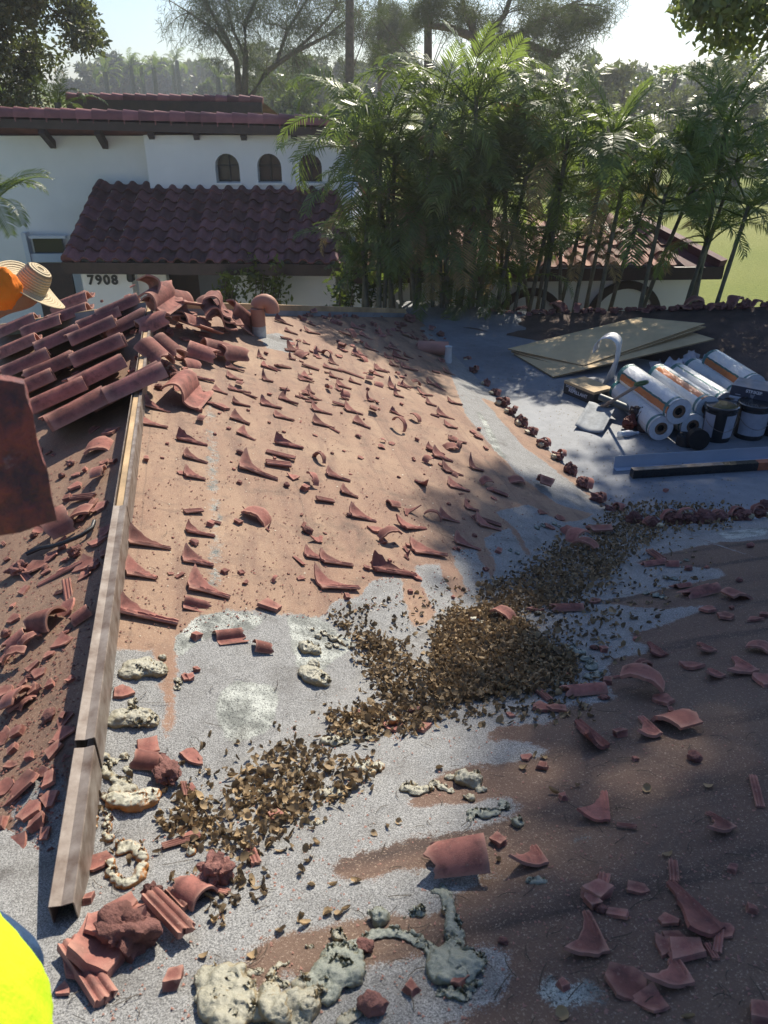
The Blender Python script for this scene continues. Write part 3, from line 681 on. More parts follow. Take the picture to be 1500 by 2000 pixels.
def pine(px, Y, rad, label, crown, seed, fk=None, top=-140):
    f = [[(Vector((pt(px, 160, Y).x, Y, 0)), rad), (pt(px, 160, Y), rad*.85), (pt(px, top, Y), rad*.5)]] + (fk or [])
    return tree('pine_tree', f[0][0][0], f, crown, 90, 22000, .30, M['needle'], label, group='tall pines behind the palms', seed=seed, clr=.55, asp=.05, flat=.7, droop=.1)
YP_ = 36
pine(683, YP_, .22, 'straight pine trunk rising beside the casuarina limbs', [(pt(720, 60, YP_), (1.5, 1, 1.2)), (pt(670, 120, YP_), (1.0, 1, 1.0)), (Vector((-.5, 36, CZ+13)), (4, 2.5, 4))], 11, None, -420)
pine(742, 44, .13, 'thinnest pine trunk, between the two thicker ones', [(pt(760, 90, 44), (1.2, 1, 1.2)), (pt(770, 40, 44), (1.2, 1, .8))], 12)
pine(836, 30, .17, 'pine trunk with orange bark, second thick trunk from the casuarina', [(pt(800, 60, 30), (1.2, 1, 1.4)), (pt(860, 70, 30), (.9, 1, 1)), (Vector((1.8, 30, CZ+10)), (4, 2.5, 4))], 13, None, -420)
YQ = 27
fk = [[(pt(x_, y_, YQ), .13*(1-.2*i)) for i, (x_, y_) in enumerate(l)] for l in (((930, 110), (925, 60), (905, 20), (900, -40)), ((930, 110), (960, 60), (985, 30), (1010, -40)), ((950, 80), (1010, 70), (1060, 40), (1110, 10)), ((930, 75), (880, 55), (840, 50)), ((985, 70), (1040, 90), (1090, 110)))]
pine(935, YQ, .13, 'spreading pine with forked dark limbs at the top centre', [(pt(930, 20, YQ), (1.6, 1, .8)), (pt(1060, 40, YQ), (1.8, 1, .9)), (pt(1130, 20, YQ), (1.2, 1, .7)), (pt(1000, 110, YQ), (1.3, 1, .5)), (pt(860, 20, YQ), (1.2, 1, .7)), (pt(1100, 90, YQ), (.9, .8, .4))], 14, fk, 120)
# far tree line, one tree at a time
kinds = [('dense dark tree', 'leaf_far'), ('rounded green tree', 'leaf_olive'), ('pale bushy tree', 'leaf')]
side = lambda x_: 'left of the far green' if x_ < 300 else 'behind the far green' if x_ < 420 else 'beyond the casuarina' if x_ < 640 else 'behind the pine trunks' if x_ < 1000 else 'behind the areca palms'
far = [(195, 118, 150, 0, 2.2), (225, 105, 150, 0, 2.5), (160, 120, 140, 1, 2), (290, 107, 175, 1, 2.2), (255, 120, 170, 0, 2), (325, 112, 170, 0, 2.2), (365, 122, 185, 1, 2), (395, 118, 180, 2, 2.0), (345, 128, 190, 0, 2),
       (430, 115, 150, 0, 2.4), (495, 85, 95, 1, 1.6), (545, 68, 100, 0, 2.2), (575, 105, 90, 2, 1.5), (610, 95, 85, 2, 1.6), (645, 100, 110, 0, 2.2), (520, 140, 60, 2, 1.1), (610, 150, 55, 2, 1.2), (680, 110, 100, 0, 1.8), (720, 85, 120, 1, 2.0), (775, 90, 120, 0, 2.2),
       (870, 110, 120, 0, 2.2), (960, 120, 110, 1, 2), (1060, 110, 120, 0, 2), (1150, 130, 120, 2, 1.8), (1240, 120, 100, 0, 2), (1340, 130, 90, 1, 2), (1440, 140, 90, 0, 2), (700, 150, 60, 0, 1.1), (400, 160, 120, 2, .9), (1105, 70, 52, 2, 1), (1215, 105, 46, 1, 1), (1320, 75, 52, 2, 1), (1400, 100, 44, 1, 1), (1490, 60, 50, 2, 1), (1160, 140, 60, 0, 1)]
ordn = lambda n: ['first', 'second', 'third', 'fourth', 'fifth', 'sixth', 'seventh', 'eighth', 'ninth', 'tenth', 'eleventh', 'twelfth', 'thirteenth', 'fourteenth', 'fifteenth', 'sixteenth', 'seventeenth', 'eighteenth', 'nineteenth', 'twentieth'][n-1] if n <= 20 else ({2: 'twenty-', 3: 'thirty-', 4: 'forty-', 5: 'fifty-', 6: 'sixty-', 7: 'seventy-', 8: 'eighty-'}[n//10] + ordn(n % 10) if n % 10 else {3: 'thirtieth', 4: 'fortieth', 5: 'fiftieth', 6: 'sixtieth', 7: 'seventieth', 8: 'eightieth'}[n//10])
far = [(f[0]+.1*i,)+f[1:] for i, f in enumerate(far)]; rank_ = [sorted(f[0] for f in far).index(f[0])+1 for f in far]
for i, (px, py, Y, kd, k) in enumerate(far):
    top = pt(px, py, Y); g0 = gz(top.x, Y); H = top.z-g0; w_ = H*(.42+.1*((i*7) % 3))
    bp = Vector((top.x, Y, g0-.2))
    ndl = 5000 if Y > 80 else 9000
    tree('broadleaf_tree', bp, [[(bp, .35), (bp+Vector((0, 0, H*.5)), .25), (bp+Vector((.3, 0, H*.8)), .08)]],
         [((top.x, Y, g0+H*.62), (w_*.75, w_*.6, H*.34)), ((top.x+w_*.35, Y, g0+H*.42), (w_*.5, w_*.5, H*.25)), ((top.x-w_*.4, Y, g0+H*.4), (w_*.5, w_*.5, H*.26))], 34, ndl, Y*.0058, M[kinds[kd][1]],
         '%s, %s from the left in the far tree line' % (kinds[kd][0], ordn(rank_[i])), group='trees along the far edge of the golf course', seed=20+i, clr=H*.13, twig=False)
# palms
def frond_mesh(L=1.7, droop=1.0, npair=30, ll=.42, seed=0, wid=.028, dens=1):
    r = random.Random(seed); V = []; F = []; rn = []; pts = []
    for i in range(13):
        t = i/12; an = R(62) - droop*t*t*R(105); 
        pts.append(Vector((0, 0, 0)) if i == 0 else pts[-1] + Vector((math.cos(an), 0, math.sin(an)))*L/12)
    mb = MB(); mb.tube(pts, [.014*(1-.8*i/12) for i in range(13)], 4); V = [tuple(v) for v in mb.v]; F4 = [f for f in mb.f if len(f) == 4]; rn = [.5]*len(F4)
    for k in range(npair):
        t = .16 + .84*k/npair; i = min(11, int(t*12)); f_ = t*12-i; p = pts[i].lerp(pts[i+1], f_); tg = (pts[i+1]-pts[i]).normalized()
        l = ll*math.sin(math.pi*(.12+.83*t))**.6*r.uniform(.85, 1.1)
        for s in (-1, 1):
            if r.random() < .06: continue
            d = (Vector((0, s, 0))*.85 + tg*.75 + Vector((0, 0, .28-.2*r.random()))).normalized(); w = tg.cross(d).cross(d).normalized()*wid*.5
            tip = p + d*l + Vector((0, 0, -l*(.25+.25*r.random())*droop)); md = p + d*l*.5 + Vector((0, 0, .0))
            o = len(V); V += [tuple(p+w*.4), tuple(p-w*.4), tuple(md-w), tuple(md+w), tuple(tip)]
            F4 += [(o, o+1, o+2, o+3), (o+3, o+2, o+4, o+4)]; c_ = r.random(); rn += [c_, c_]
    me = bpy.data.meshes.new('frond'); me.from_pydata(V, [], [f if f[2] != f[3] else f[:3] for f in F4]); me.materials.append(M['frond'])
    a = me.attributes.new('rnd', 'FLOAT', 'FACE'); a.data.foreach_set('value', np.array(rn, np.float32)); return me
FR = [frond_mesh(1.5, .75, 34, .36, 1, .026), frond_mesh(1.6, 1.05, 36, .38, 2, .026), frond_mesh(1.3, .5, 30, .34, 3, .024), frond_mesh(1.6, 1.35, 34, .36, 4, .024), frond_mesh(1.4, .9, 30, .34, 5, .026), frond_mesh(1.1, .3, 26, .3, 6, .022)]
def palm(name, base, top, nf, label, cat='palm', group=None, sc=1.0, seed=0, rad=.05, elev=(-.3, 1.0), frs=None):
    r = random.Random(seed); base, top = Vector(base), Vector(top)
    t = thing(name, base, label, cat, group); mb = MB(); pts = []; rr = []
    for i in range(15):
        s = i/14; q = base.lerp(top, s) + Vector(((top.x-base.x)*-.25*math.sin(math.pi*s), 0, 0)) - base
        pts.append(q); rr.append(rad*(1.15-.35*s)*(1.12 if i % 2 else .96))
    mb.tube(pts, rr, 7); obj('stem', mb, M['palmstem'], t, 60)
    for k in range(nf):
        dead = r.random() < .07 and name == 'areca_palm'
        f = bpy.data.objects.new('frond', r.choice(frs or FR)); C.objects.link(f); f.parent = t
        f.location = top-base + Vector((0, 0, -.25*k/nf)); az = k*2.4 + r.uniform(-.4, .4); tilt = r.uniform(*elev)
        if dead: f.material_slots[0].link = 'OBJECT'; f.material_slots[0].material = M['frond_dead']; tilt = 1.2
        f.rotation_euler = (r.uniform(-.4, .4), tilt, az); s = sc*r.uniform(.8, 1.15); f.scale = (s, s, s)
    return t
GP = 'areca palms behind the flat roof'
arec = [(670, 13.0, 690, 320, 'left'), (690, 12.6, 725, 225, ''), (700, 13.2, 715, 420, ''), (735, 12.4, 760, 300, ''), (770, 12.8, 720, 190, ''), (790, 12.2, 850, 170, ''), (800, 13, 800, 400, ''), (868, 12.6, 905, 140, ''), (872, 12.2, 870, 330, ''), (905, 12.9, 985, 190, ''), (915, 12.1, 930, 110, ''),
        (928, 12.6, 960, 300, ''), (950, 12.2, 1035, 260, ''), (1020, 12.3, 1090, 300, ''), (1055, 12.0, 1110, 200, ''), (1080, 12.4, 1130, 420, ''), (1060, 12.6, 1010, 420, ''), (1115, 12.0, 1195, 190, ''), (1140, 12.5, 1180, 380, ''), (1165, 11.9, 1225, 260, ''), (1180, 12.3, 1290, 240, ''), (1250, 11.8, 1300, 330, ''), (1240, 12.5, 1360, 300, ''),
        (1330, 11.8, 1385, 420, ''), (1345, 12.4, 1440, 250, ''), (1395, 11.6, 1465, 350, ''), (1370, 12.2, 1420, 170, '')]
ar2 = random.Random(3)
for k in range(4):
    bx = 760 + k*60 + ar2.uniform(-8, 8); arec.append((bx, 12.9+ar2.uniform(-.2, .5) - (.6 if bx > 1050 else 0), bx+ar2.uniform(-30, 50), (ar2.uniform(210, 430) if bx > 1000 else ar2.uniform(180, 420)), ''))
for k in range(16):
    arec.append((680+k*26+ar2.uniform(-8, 8), 12.1+ar2.uniform(0, .4), 670+k*28+ar2.uniform(-20, 20), ar2.uniform(400, 500), ''))
for k in range(12):
    bx = 700 + k*27; arec.append((bx+ar2.uniform(-8, 8), 12.3+ar2.uniform(0, .8), bx+ar2.uniform(-20, 40), ar2.uniform(200, 440), ''))
arec = [a for a in arec if a[2] > 700 and not (a[0] > 930 and a[3] > 390 and int(a[0]) % 2)]
for i, (bx, Y, tx, ty, _) in enumerate(sorted(arec)):
    b_ = hity(bx, 600, Y); b_.z = 0; b_.x = b_.x*1.0 - (b_.x-2)*.05; tp = hity(tx, ty*.86+95, Y-.3)
    hgt = 'short' if ty > 380 else 'tall' if ty < 220 else 'mid height'
    lb = '%s areca palm, %s of the palm stems counted from the white house' % (hgt, ordn(i+1))
    palm('areca_palm', b_, tp, 11 if ty < 380 else 8, lb, group=GP, seed=i+3, rad=.034, sc=1.0 if ty < 380 else .75)
for i, (bx, tx, ty) in enumerate(((720, 715, 520), (850, 870, 540), (1100, 1095, 480), (930, 935, 560))):
    b_ = hity(bx, 600, 12.3); b_.z = .3; tp = hity(tx, ty, 12.0)
    palm('areca_palm', b_, tp, 8, 'young low palm tuft, %s' % ['beside the sloping wing wall', 'in the thickest of the palm stems', 'between the two brown arches', 'at the first brown arch'][i], group=GP, seed=50+i, rad=.03, sc=.62)
palm('date_palm', (-7.3, 13.6, 0), hity(-22, 372, 13.4), 16, 'dark drooping palm at the edge of the white house wall', seed=70, rad=.12, sc=.8, elev=(.2, 1.25))
for i, (px, py, Y) in enumerate(((40, 205, 20), (112, 200, 19.5), (8, 190, 21))):
    tp = hity(px, py, Y); palm('fan_palm', (tp.x, Y, 0), tp, 11, 'yellow green palm tuft peeking over the ridge tiles, %s' % ['under the olive tree', 'beside the farther roof', 'at the picture corner'][i], seed=80+i, rad=.1, sc=.7, elev=(-.5, .8))
sab = [(255, 128, 110), (275, 126, 112), (300, 132, 105), (345, 118, 118), (336, 126, 120), (395, 128, 130), (205, 140, 100), (425, 150, 90)]
for i, (px, py, Y) in enumerate(sab):
    tp = hity(px, py, Y); g0 = gz(tp.x, Y)
    palm('sabal_palm', (tp.x, Y, g0), tp, 14, 'distant cabbage palm, %s of those standing on the far green' % ordn(i+1), group='cabbage palms on the golf course', seed=90+i, rad=.3, sc=1.5, elev=(-.6, 1.3))
# shrubs by the entrance and along the lawn
def shrub(c_, rd, n, size, m, label, seed, name='flowering_shrub'):
    c_ = Vector(c_); t = thing(name, (c_.x, c_.y, 0), label, 'shrub'); mb = MB()
    for k in range(7):
        a = k*.9; limb(mb, (0, 0, 0), (rd[0]*.7*math.cos(a), rd[1]*.7*math.sin(a), c_.z+rd[2]*(.6 if k % 2 else .1)), .03, .008, .1, 4, 5)
    obj('stem', mb, M['bark'], t, 60); r = random.Random(seed)
    cl = [(rd[0]*r.uniform(-1, 1), rd[1]*r.uniform(-1, 1), c_.z+rd[2]*r.uniform(-1, 1)) for _ in range(26)]
    V, F, rn = cards(cl, .16, n, size, .4, 1, seed); obj('leaves', cardmesh('leaves', V, F, rn), m, t)
q = hity(525, 550, 14.2); shrub(q, (.35, .25, .35), 500, .12, M['leaf_y'], 'leafy shrub with bright leaves in front of the entrance wall', 1)
q = hity(448, 560, 14.0); shrub(q, (.2, .2, .2), 260, .12, M['leaf_y'], 'small sunlit shrub by the dark entry recess', 2)
q = hity(700, 585, 13.4); shrub(q, (.5, .3, .5), 900, .12, M['leaf'], 'dark shrub at the foot of the wing wall', 3)
for i, (px, py, Y, rx, rz) in enumerate(((1440, 270, 62, 5, 1.6), (1370, 262, 66, 4, 1.6), (1500, 285, 58, 4, 1.6), (1250, 262, 70, 5, 1.5), (1150, 258, 72, 5, 1.5))):
    q = hity(px, py, Y); t = thing('hedge_bush', (q.x, q.y, 0), 'bushy hedge clump beyond the cart path, %s' % ['beside the bend', 'behind the lawn shade', 'at the picture edge', 'behind the taller palms', 'behind the palm crowns'][i], 'shrub')
    cl = [(rx*random.uniform(-1, 1), random.uniform(-1.5, 1.5), q.z*.5+rz*random.uniform(-1, 1)) for _ in range(60)]
    V, F, rn = cards(cl, .8, 9000, .28, .5, 1, 30+i); obj('leaves', cardmesh('leaves', V, F, rn), M['leaf'], t)
# ------------------------------------------------------------------ broken tiles
def shell(top, nx, ny, th):      # closed shell from a grid of points
    mb = MB(); nrm = []
    T = [Vector(p) for p in top]
    for i in range(nx):
        for j in range(ny):
            a = T[min(i+1, nx-1)*ny+j]-T[max(i-1, 0)*ny+j]; b = T[i*ny+min(j+1, ny-1)]-T[i*ny+max(j-1, 0)]
            n = a.cross(b); nrm.append(n.normalized() if n.length > 1e-9 else Vector((0, 0, 1)))
    vs = T + [p - n*th for p, n in zip(T, nrm)]; o = nx*ny; fs = []
    for i in range(nx-1):
        for j in range(ny-1):
            q = i*ny+j; fs += [(q, q+ny, q+ny+1, q+1), (o+q, o+q+1, o+q+ny+1, o+q+ny)]
    for i in range(nx-1): q = i*ny; fs += [(q, o+q, o+q+ny, q+ny)]; q += ny-1; fs += [(q, q+ny, o+q+ny, o+q)]
    for j in range(ny-1): fs += [(j, j+1, o+j+1, o+j)]; q = (nx-1)*ny+j; fs += [(q, o+q, o+q+1, q+1)]
    return mb.add(vs, fs)
def fin(mb, name='shard', ang=38, rough=.0):
    me = mesh(name, mb.v, mb.f)
    bm = bmesh.new(); bm.from_mesh(me); bmesh.ops.remove_doubles(bm, verts=bm.verts, dist=.0004); bmesh.ops.recalc_face_normals(bm, faces=bm.faces)
    bm.to_mesh(me); bm.free(); me.polygons.foreach_set('use_smooth', [True]*len(me.polygons)); me.set_sharp_from_angle(angle=R(ang)); return me
def N1(x, y=0.0, z=0.0): return noise.noise(Vector((x, y, z)))
def wedge(sd, L=.20, Wd=.13, h=.052):
    r = random.Random(sd); pts = []; nx, ny = 12, 12; h *= r.uniform(.4, 1.25); L *= r.uniform(.6, 1.15); Wd *= r.uniform(.65, 1.2); pw = r.uniform(1.1, 3.0)
    for i in range(nx):
        s = i/(nx-1); wm = .032 + (Wd-.032)*max(0, 1-s)**pw + N1(s*9, sd)*.012
        for j in range(ny):
            t = j/(ny-1); w = t*wm
            rib = .007*(math.sin(w/.030*2*math.pi)**2) if w < .03 else 0
            z = rib + h*max(0, (w-.035)/(Wd-.035))**1.7
            x = s*L + (N1(t*6, sd, 4)*.010 if i > nx-3 else N1(s*5, t*5, sd)*.006) - .012*math.sin(t*math.pi)*(1-s)
            pts.append((x-L*.3, w-.02, z + .022 - .01*s))
    return fin(shell(pts, nx, ny, .013), 'tile_wedge')
def arcp(sd, L=.09, ang=110, rad=.085):
    r = random.Random(sd); pts = []; nx, ny = 7, 14; a0 = R(180-ang)/2 + r.uniform(-.5, .5); L *= r.uniform(.6, 1.4)
    for i in range(nx):
        s = i/(nx-1)
        for j in range(ny):
            t = j/(ny-1); a = a0 + R(ang)*t; x = s*L*(1-.5*abs(t-.5)*r.uniform(.8, 1)) + N1(t*7, sd, i > 3)*.012
            pts.append((x-L/2, math.cos(a)*rad, math.sin(a)*rad - rad*math.sin(a0)*.9 + .012))
    return fin(shell(pts, nx, ny, .013), 'tile_arc')
def ringp(sd): return arcp(sd, .035, 185, .075)
def plate(sd, size=.1, curve=.5):
    r = random.Random(sd); n = r.choice([4, 5, 5, 6]); mb = MB(); th = .014; pts = []
    for k in range(n):
        a = 2*math.pi*k/n + r.uniform(-.35, .35); pts.append((math.cos(a)*size*.5*r.uniform(.7, 1.25), math.sin(a)*size*.5*r.uniform(.5, 1.0)))
    bm = bmesh.new(); f = bm.faces.new([bm.verts.new((x, y, 0)) for x, y in pts]); e = bmesh.ops.extrude_face_region(bm, geom=[f])
    for v in [g for g in e['geom'] if isinstance(g, bmesh.types.BMVert)]: v.co.z += th; v.co.x *= .95; v.co.y *= .95
    bmesh.ops.triangulate(bm, faces=bm.faces); bmesh.ops.subdivide_edges(bm, edges=bm.edges, cuts=3, use_grid_fill=True)
    for v in bm.verts:
        v.co.z += .006 + curve*(v.co.y**2)*3 - curve*.004
        v.co += Vector((N1(v.co.x*60, v.co.y*60, sd), N1(v.co.y*60, v.co.x*60, sd+3), N1(v.co.x*50, v.co.y*50, sd+9)*.6))*.0035
    me = bpy.data.meshes.new('tile_plate'); bmesh.ops.recalc_face_normals(bm, faces=bm.faces); bm.to_mesh(me); bm.free()
    me.polygons.foreach_set('use_smooth', [True]*len(me.polygons)); me.set_sharp_from_angle(angle=R(35)); return me
def ribp(sd, L=.17, w=.05):
    r = random.Random(sd); L *= r.uniform(.7, 1.3); pts = []; nx, ny = 6, 17
    for i in range(nx):
        for j in range(ny):
            t = j/(ny-1); s = i/(nx-1)
            pts.append((s*L-L/2 + N1(t*5, sd, i*.2)*.012*(i in (0, nx-1)), (t-.5)*w*(1-.25*s*r.random()*.5), .02+.007*abs(math.sin(t*2.5*math.pi))))
    return fin(shell(pts, nx, ny, .016), 'tile_rib')
def lump(sd, size=.06, amp=.35, sub_=3):
    bm = bmesh.new(); bmesh.ops.create_icosphere(bm, subdivisions=sub_, radius=size/2); r = random.Random(sd); sx, sy, sz = r.uniform(.8, 1.3), r.uniform(.7, 1.1), r.uniform(.55, .9)
    for v in bm.verts:
        d = v.co.normalized(); k = 1 + amp*N1(d.x*1.6+sd, d.y*1.6, d.z*1.6) + amp*.5*N1(d.x*4+sd, d.y*4, d.z*4) + amp*.25*N1(d.x*9, d.y*9+sd, d.z*9)
        v.co = Vector((v.co.x*sx, v.co.y*sy, v.co.z*sz))*k; v.co.z += size*.28
    me = bpy.data.meshes.new('lump'); bm.to_mesh(me); bm.free(); me.polygons.foreach_set('use_smooth', [True]*len(me.polygons)); me.set_sharp_from_angle(angle=R(50)); return me
def block(sd, d=(.06, .045, .035)):
    bm = bmesh.new(); bmesh.ops.create_cube(bm, size=1); r = random.Random(sd)
    for v in bm.verts: v.co = Vector((v.co.x*d[0], v.co.y*d[1], v.co.z*d[2]+d[2]/2)) + Vector((r.uniform(-1, 1), r.uniform(-1, 1), r.uniform(-1, 1)*.4))*d[1]*.28
    bmesh.ops.subdivide_edges(bm, edges=bm.edges, cuts=4, use_grid_fill=True)
    for v in bm.verts: v.co += Vector((N1(v.co.x*70, v.co.y*70, sd), N1(v.co.y*70, v.co.z*70, sd), N1(v.co.z*70, v.co.x*70, sd)))*.004
    me = bpy.data.meshes.new('tile_block'); bm.to_mesh(me); bm.free(); me.polygons.foreach_set('use_smooth', [True]*len(me.polygons)); me.set_sharp_from_angle(angle=R(42)); return me
def barrel(sd, L=.2, rad=.085, ang=165, jag=.03, taper=.12):
    pts = []; nx, ny = 12, 18; a0 = R(180-ang)/2
    for i in range(nx):
        for j in range(ny):
            t = j/(ny-1); s = i/(nx-1); a = a0 + R(ang)*t; rr = rad*(1-taper*s)
            x = s*L - L/2 + (N1(t*4, sd)*jag*2 + N1(t*13, sd)*jag*.6)*max(0, s-.4)/.6 + (N1(t*4, sd+7)*jag)*max(0, .3-s)/.3*(sd % 2)
            pts.append((x, math.cos(a)*rr, math.sin(a)*rr+.004))
    return fin(shell(pts, nx, ny, .014), 'tile_barrel')
def prof(w):
    if w < .03: return .008*math.sin(w/.03*2*math.pi)**2
    if w < .12: t = (w-.03)/.09; return -.010*math.sin(math.pi*t)
    t = (w-.12)/.18; return .085*math.sin(math.pi*min(1, t))**.72
def tilem(jag=0, sd=0, L=.42, w0=0, w1=.30):
    ws = [w0+(w1-w0)*j/30 for j in range(31)]; pts = []; nx = 10
    for i in range(nx):
        s = i/(nx-1)
        for w in ws: pts.append(((s-.5)*L + (N1(w*22, sd)*jag + N1(w*60, sd)*jag*.3)*max(0, s-.3)*1.4, w-.15, prof(w)+.015+.004*(1-s)))
    return fin(shell(pts, nx, 31, .014), 'roof_tile', 40)
SH = {'wedge': [wedge(k) for k in range(14)], 'hook': [wedge(k+20, .12, .13, .085) for k in range(4)], 'fan': [wedge(k+40, .21, .21, .06) for k in range(4)],
      'arc': [arcp(k) for k in range(5)], 'ring': [ringp(k) for k in range(3)], 'plate': [plate(k, .11) for k in range(7)], 'bigplate': [plate(k+9, .2, 1.2) for k in range(5)],
      'rib': [ribp(k) for k in range(4)], 'lump': [lump(k) for k in range(5)], 'block': [block(k) for k in range(5)], 'barrel': [barrel(k) for k in range(4)],
      'tile': [tilem()], 'brokentile': [tilem(.09, k) for k in range(4)], 'longstrip': [ribp(9, .42, .06)], 'crumb': [block(30+k, (.03, .022, .018)) for k in range(3)], 'mortar': [lump(k+30, .13, .55, 4) for k in range(4)]}
KN = {'wedge': ('tile_wedge', 'tile shard', 'broken wedge of red roof tile'), 'hook': ('tile_hook', 'tile shard', 'short hooked shard of red tile'), 'fan': ('tile_fan', 'tile shard', 'fan shaped tile corner with ribs'),
      'arc': ('tile_arc', 'tile shard', 'curved tile sliver'), 'ring': ('tile_ring', 'tile shard', 'thin half ring of tile'), 'plate': ('tile_plate', 'tile shard', 'flat chip of red tile'),
      'bigplate': ('tile_slab', 'tile shard', 'large flat slab of broken tile'), 'rib': ('tile_rib', 'tile shard', 'ribbed edge strip of tile'), 'lump': ('mortar_lump', 'mortar lump', 'small knobbly mortar lump'),
      'block': ('tile_chunk', 'tile shard', 'thick chunk of red tile'), 'barrel': ('barrel_piece', 'tile piece', 'half round tile piece'), 'tile': ('roof_tile', 'roof tile', 'whole red roof tile'),
      'brokentile': ('roof_tile', 'roof tile', 'roof tile with a broken end'), 'longstrip': ('tile_strip', 'tile shard', 'very long ribbed tile strip'), 'crumb': ('tile_crumb', 'tile shard', 'tiny crumb of red tile'), 'mortar': ('mortar_clump', 'mortar lump', 'big rough clump of red mortar')}
ALL = []; cnt = {}
MT = Matrix.Translation
def shard(kind, px, py, s='A', sc=1.0, yaw=0, tilt=0, roll=0, up=0.0, m=None, label=None, vi=None, cat=None):
    if s in 'AB' and px > 150 and up < .002: s = best(px, py)[0]
    q = hit(px, py, s, up); k = cnt.get(kind, 0); cnt[kind] = k+1
    if kind != 'tile' and not label and kind != 'leaf': sc *= {'A': .78 if kind in ('wedge', 'hook') else .70, 'B': .60, 'L': .72, 'F': .8}[s]
    lst = SH[kind]; me = lst[(k if vi is None else vi) % len(lst)]; nm, ct, desc = KN[kind]
    o = bpy.data.objects.new(nm, me); C.objects.link(o)
    if not me.materials: me.materials.append(M['terra'])
    mm = M['mortar'] if kind in ('lump', 'mortar') else M['terra'] if m is None else M[m]
    if me.materials[0] is not mm:
        o.material_slots[0].link = 'OBJECT'; o.material_slots[0].material = mm
    F3 = frame(s).to_4x4()
    o.matrix_world = MT(q) @ F3 @ Matrix.Rotation(R(yaw), 4, 'Z') @ Matrix.Rotation(R(tilt), 4, 'Y') @ Matrix.Rotation(R(roll), 4, 'X') @ Matrix.Scale(sc, 4)
    o['category'] = cat or ct; o['kind'] = 'thing'
    if label: o['label'] = label
    a, b = ab(q); ALL.append([o, kind, desc, s, a, b, px, py, label]); return o
rz = random.Random(11)
def zs5(l, ox, oy, k, s='A', **kw):
    for it in l.split():
        p = it.split(','); kd = {'W': 'wedge', 'H': 'hook', 'P': 'plate', 'B': 'bigplate', 'R': 'ring', 'A': 'arc', 'S': 'rib', 'L': 'lump', 'K': 'block', 'T': 'barrel', 'F': 'fan', 'X': 'longstrip', 'C': 'crumb', 'M': 'mortar', 'Q': 'brokentile'}[p[0]]
        sc = float(p[3]) if len(p) > 3 else 1.0; yw = float(p[4]) if len(p) > 4 else None
        fix = kd in ('wedge', 'hook', 'fan')
        if yw is None: yw = rz.choice((rz.uniform(-10, 10), rz.uniform(-10, 10), rz.uniform(-28, 28))) if fix else rz.uniform(-25, 25) if kd in ('rib', 'longstrip') else rz.uniform(-180, 180)
        shard(kd, ox+float(p[1])/k, oy+float(p[2])/k, s, sc*rz.uniform(.93, 1.07), yw, rz.uniform(-4, 4) if fix else rz.uniform(-8, 8), rz.uniform(-4, 4), **kw)
# left over nail-row pieces of the sunny slope, read off the photograph row by row
zs5("W,205,510,1.1 W,190,580,1.1 W,352,650 W,370,722,1.1 W,372,800,1.1 W,620,775,1.45 S,440,490,1 W,540,345 W,545,388 W,558,438 W,570,495,1.05 W,560,560,1.05 W,585,622 L,575,700 W,480,440,.8 W,685,340 H,685,395 S,740,335,1 "
 "K,700,455,.8 W,690,500,1 W,745,550,.9 W,760,665,1.1 S,745,712,1.4 R,905,730,1.2 W,970,800,1.1 W,1020,870,1.05 S,930,900,1.2 A,1215,920,1.2 W,905,525,1.05 W,910,580,1 W,845,380,1.05 S,870,342,1.1 S,825,465,.8 H,860,440,1.05 W,950,345,1 W,970,383,1 W,1000,420,1.05 L,940,420 "
 "H,1010,470,1.1 W,1040,525,1.1 W,1070,575,1.1 L,1070,630,1 A,1130,530,1.1 X,1040,368,1 A,1085,305,1.2 W,1165,350,.9 L,1110,432 K,1120,475,.8 H,1215,430 H,1235,460,1 K,1250,495,.9 R,1235,597,1.2 A,1300,558,1.1 A,1305,415,1.1 W,1375,410,.9 W,1275,345,1.1 K,1270,372,.6 W,1235,298,1 W,1215,262,1 W,1210,248,.9 "
 "W,1350,455,1 H,1370,495,1 W,1425,545,1.1 W,1455,590,1 W,1475,648,1 A,1465,680,1.2 W,1380,690,1.2 W,1410,718,1.2 P,1425,750,1 W,1455,780,1.1 W,1478,845 W,1470,490,1 W,1115,262,1 W,1090,208,1 A,1030,207,1.3 P,1045,250,1.2 L,985,232 W,745,150,1.1 W,780,192,1 W,870,158,1 W,875,195,1.1 P,820,118,1 W,1060,175,1 "
 "B,790,240,.8 S,800,272,1.3 A,840,292,1.5 W,900,272,1 A,940,290,1.1 P,990,295,1.2 H,790,305,1 P,905,300,1 P,1010,270,1.2 K,685,283,.9 K,660,298,.7 W,385,385,1.2 W,400,440,1.1 L,365,487 K,400,520,1 P,500,510,1.7,0 K,183,728,1 K,530,597,.7 S,735,752,1.6 B,800,800,.7 L,770,835 K,845,850,1.1 A,865,820,1.2 K,1105,880,.3 L,940,390,.6 "
 "L,640,370,.4 K,720,720,.5 S,720,345,.8 H,660,300,.7 L,830,185,.8 L,960,700,.6 K,1180,350,.5 C,250,720,.8 C,400,800,.8 C,270,660,1 C,470,620,1 C,1010,690,1 C,1150,720,1 C,1300,720,1 C,1240,800,1 C,610,520,1 C,1000,530,1 C,760,610,1", 200, 560, 2.143)
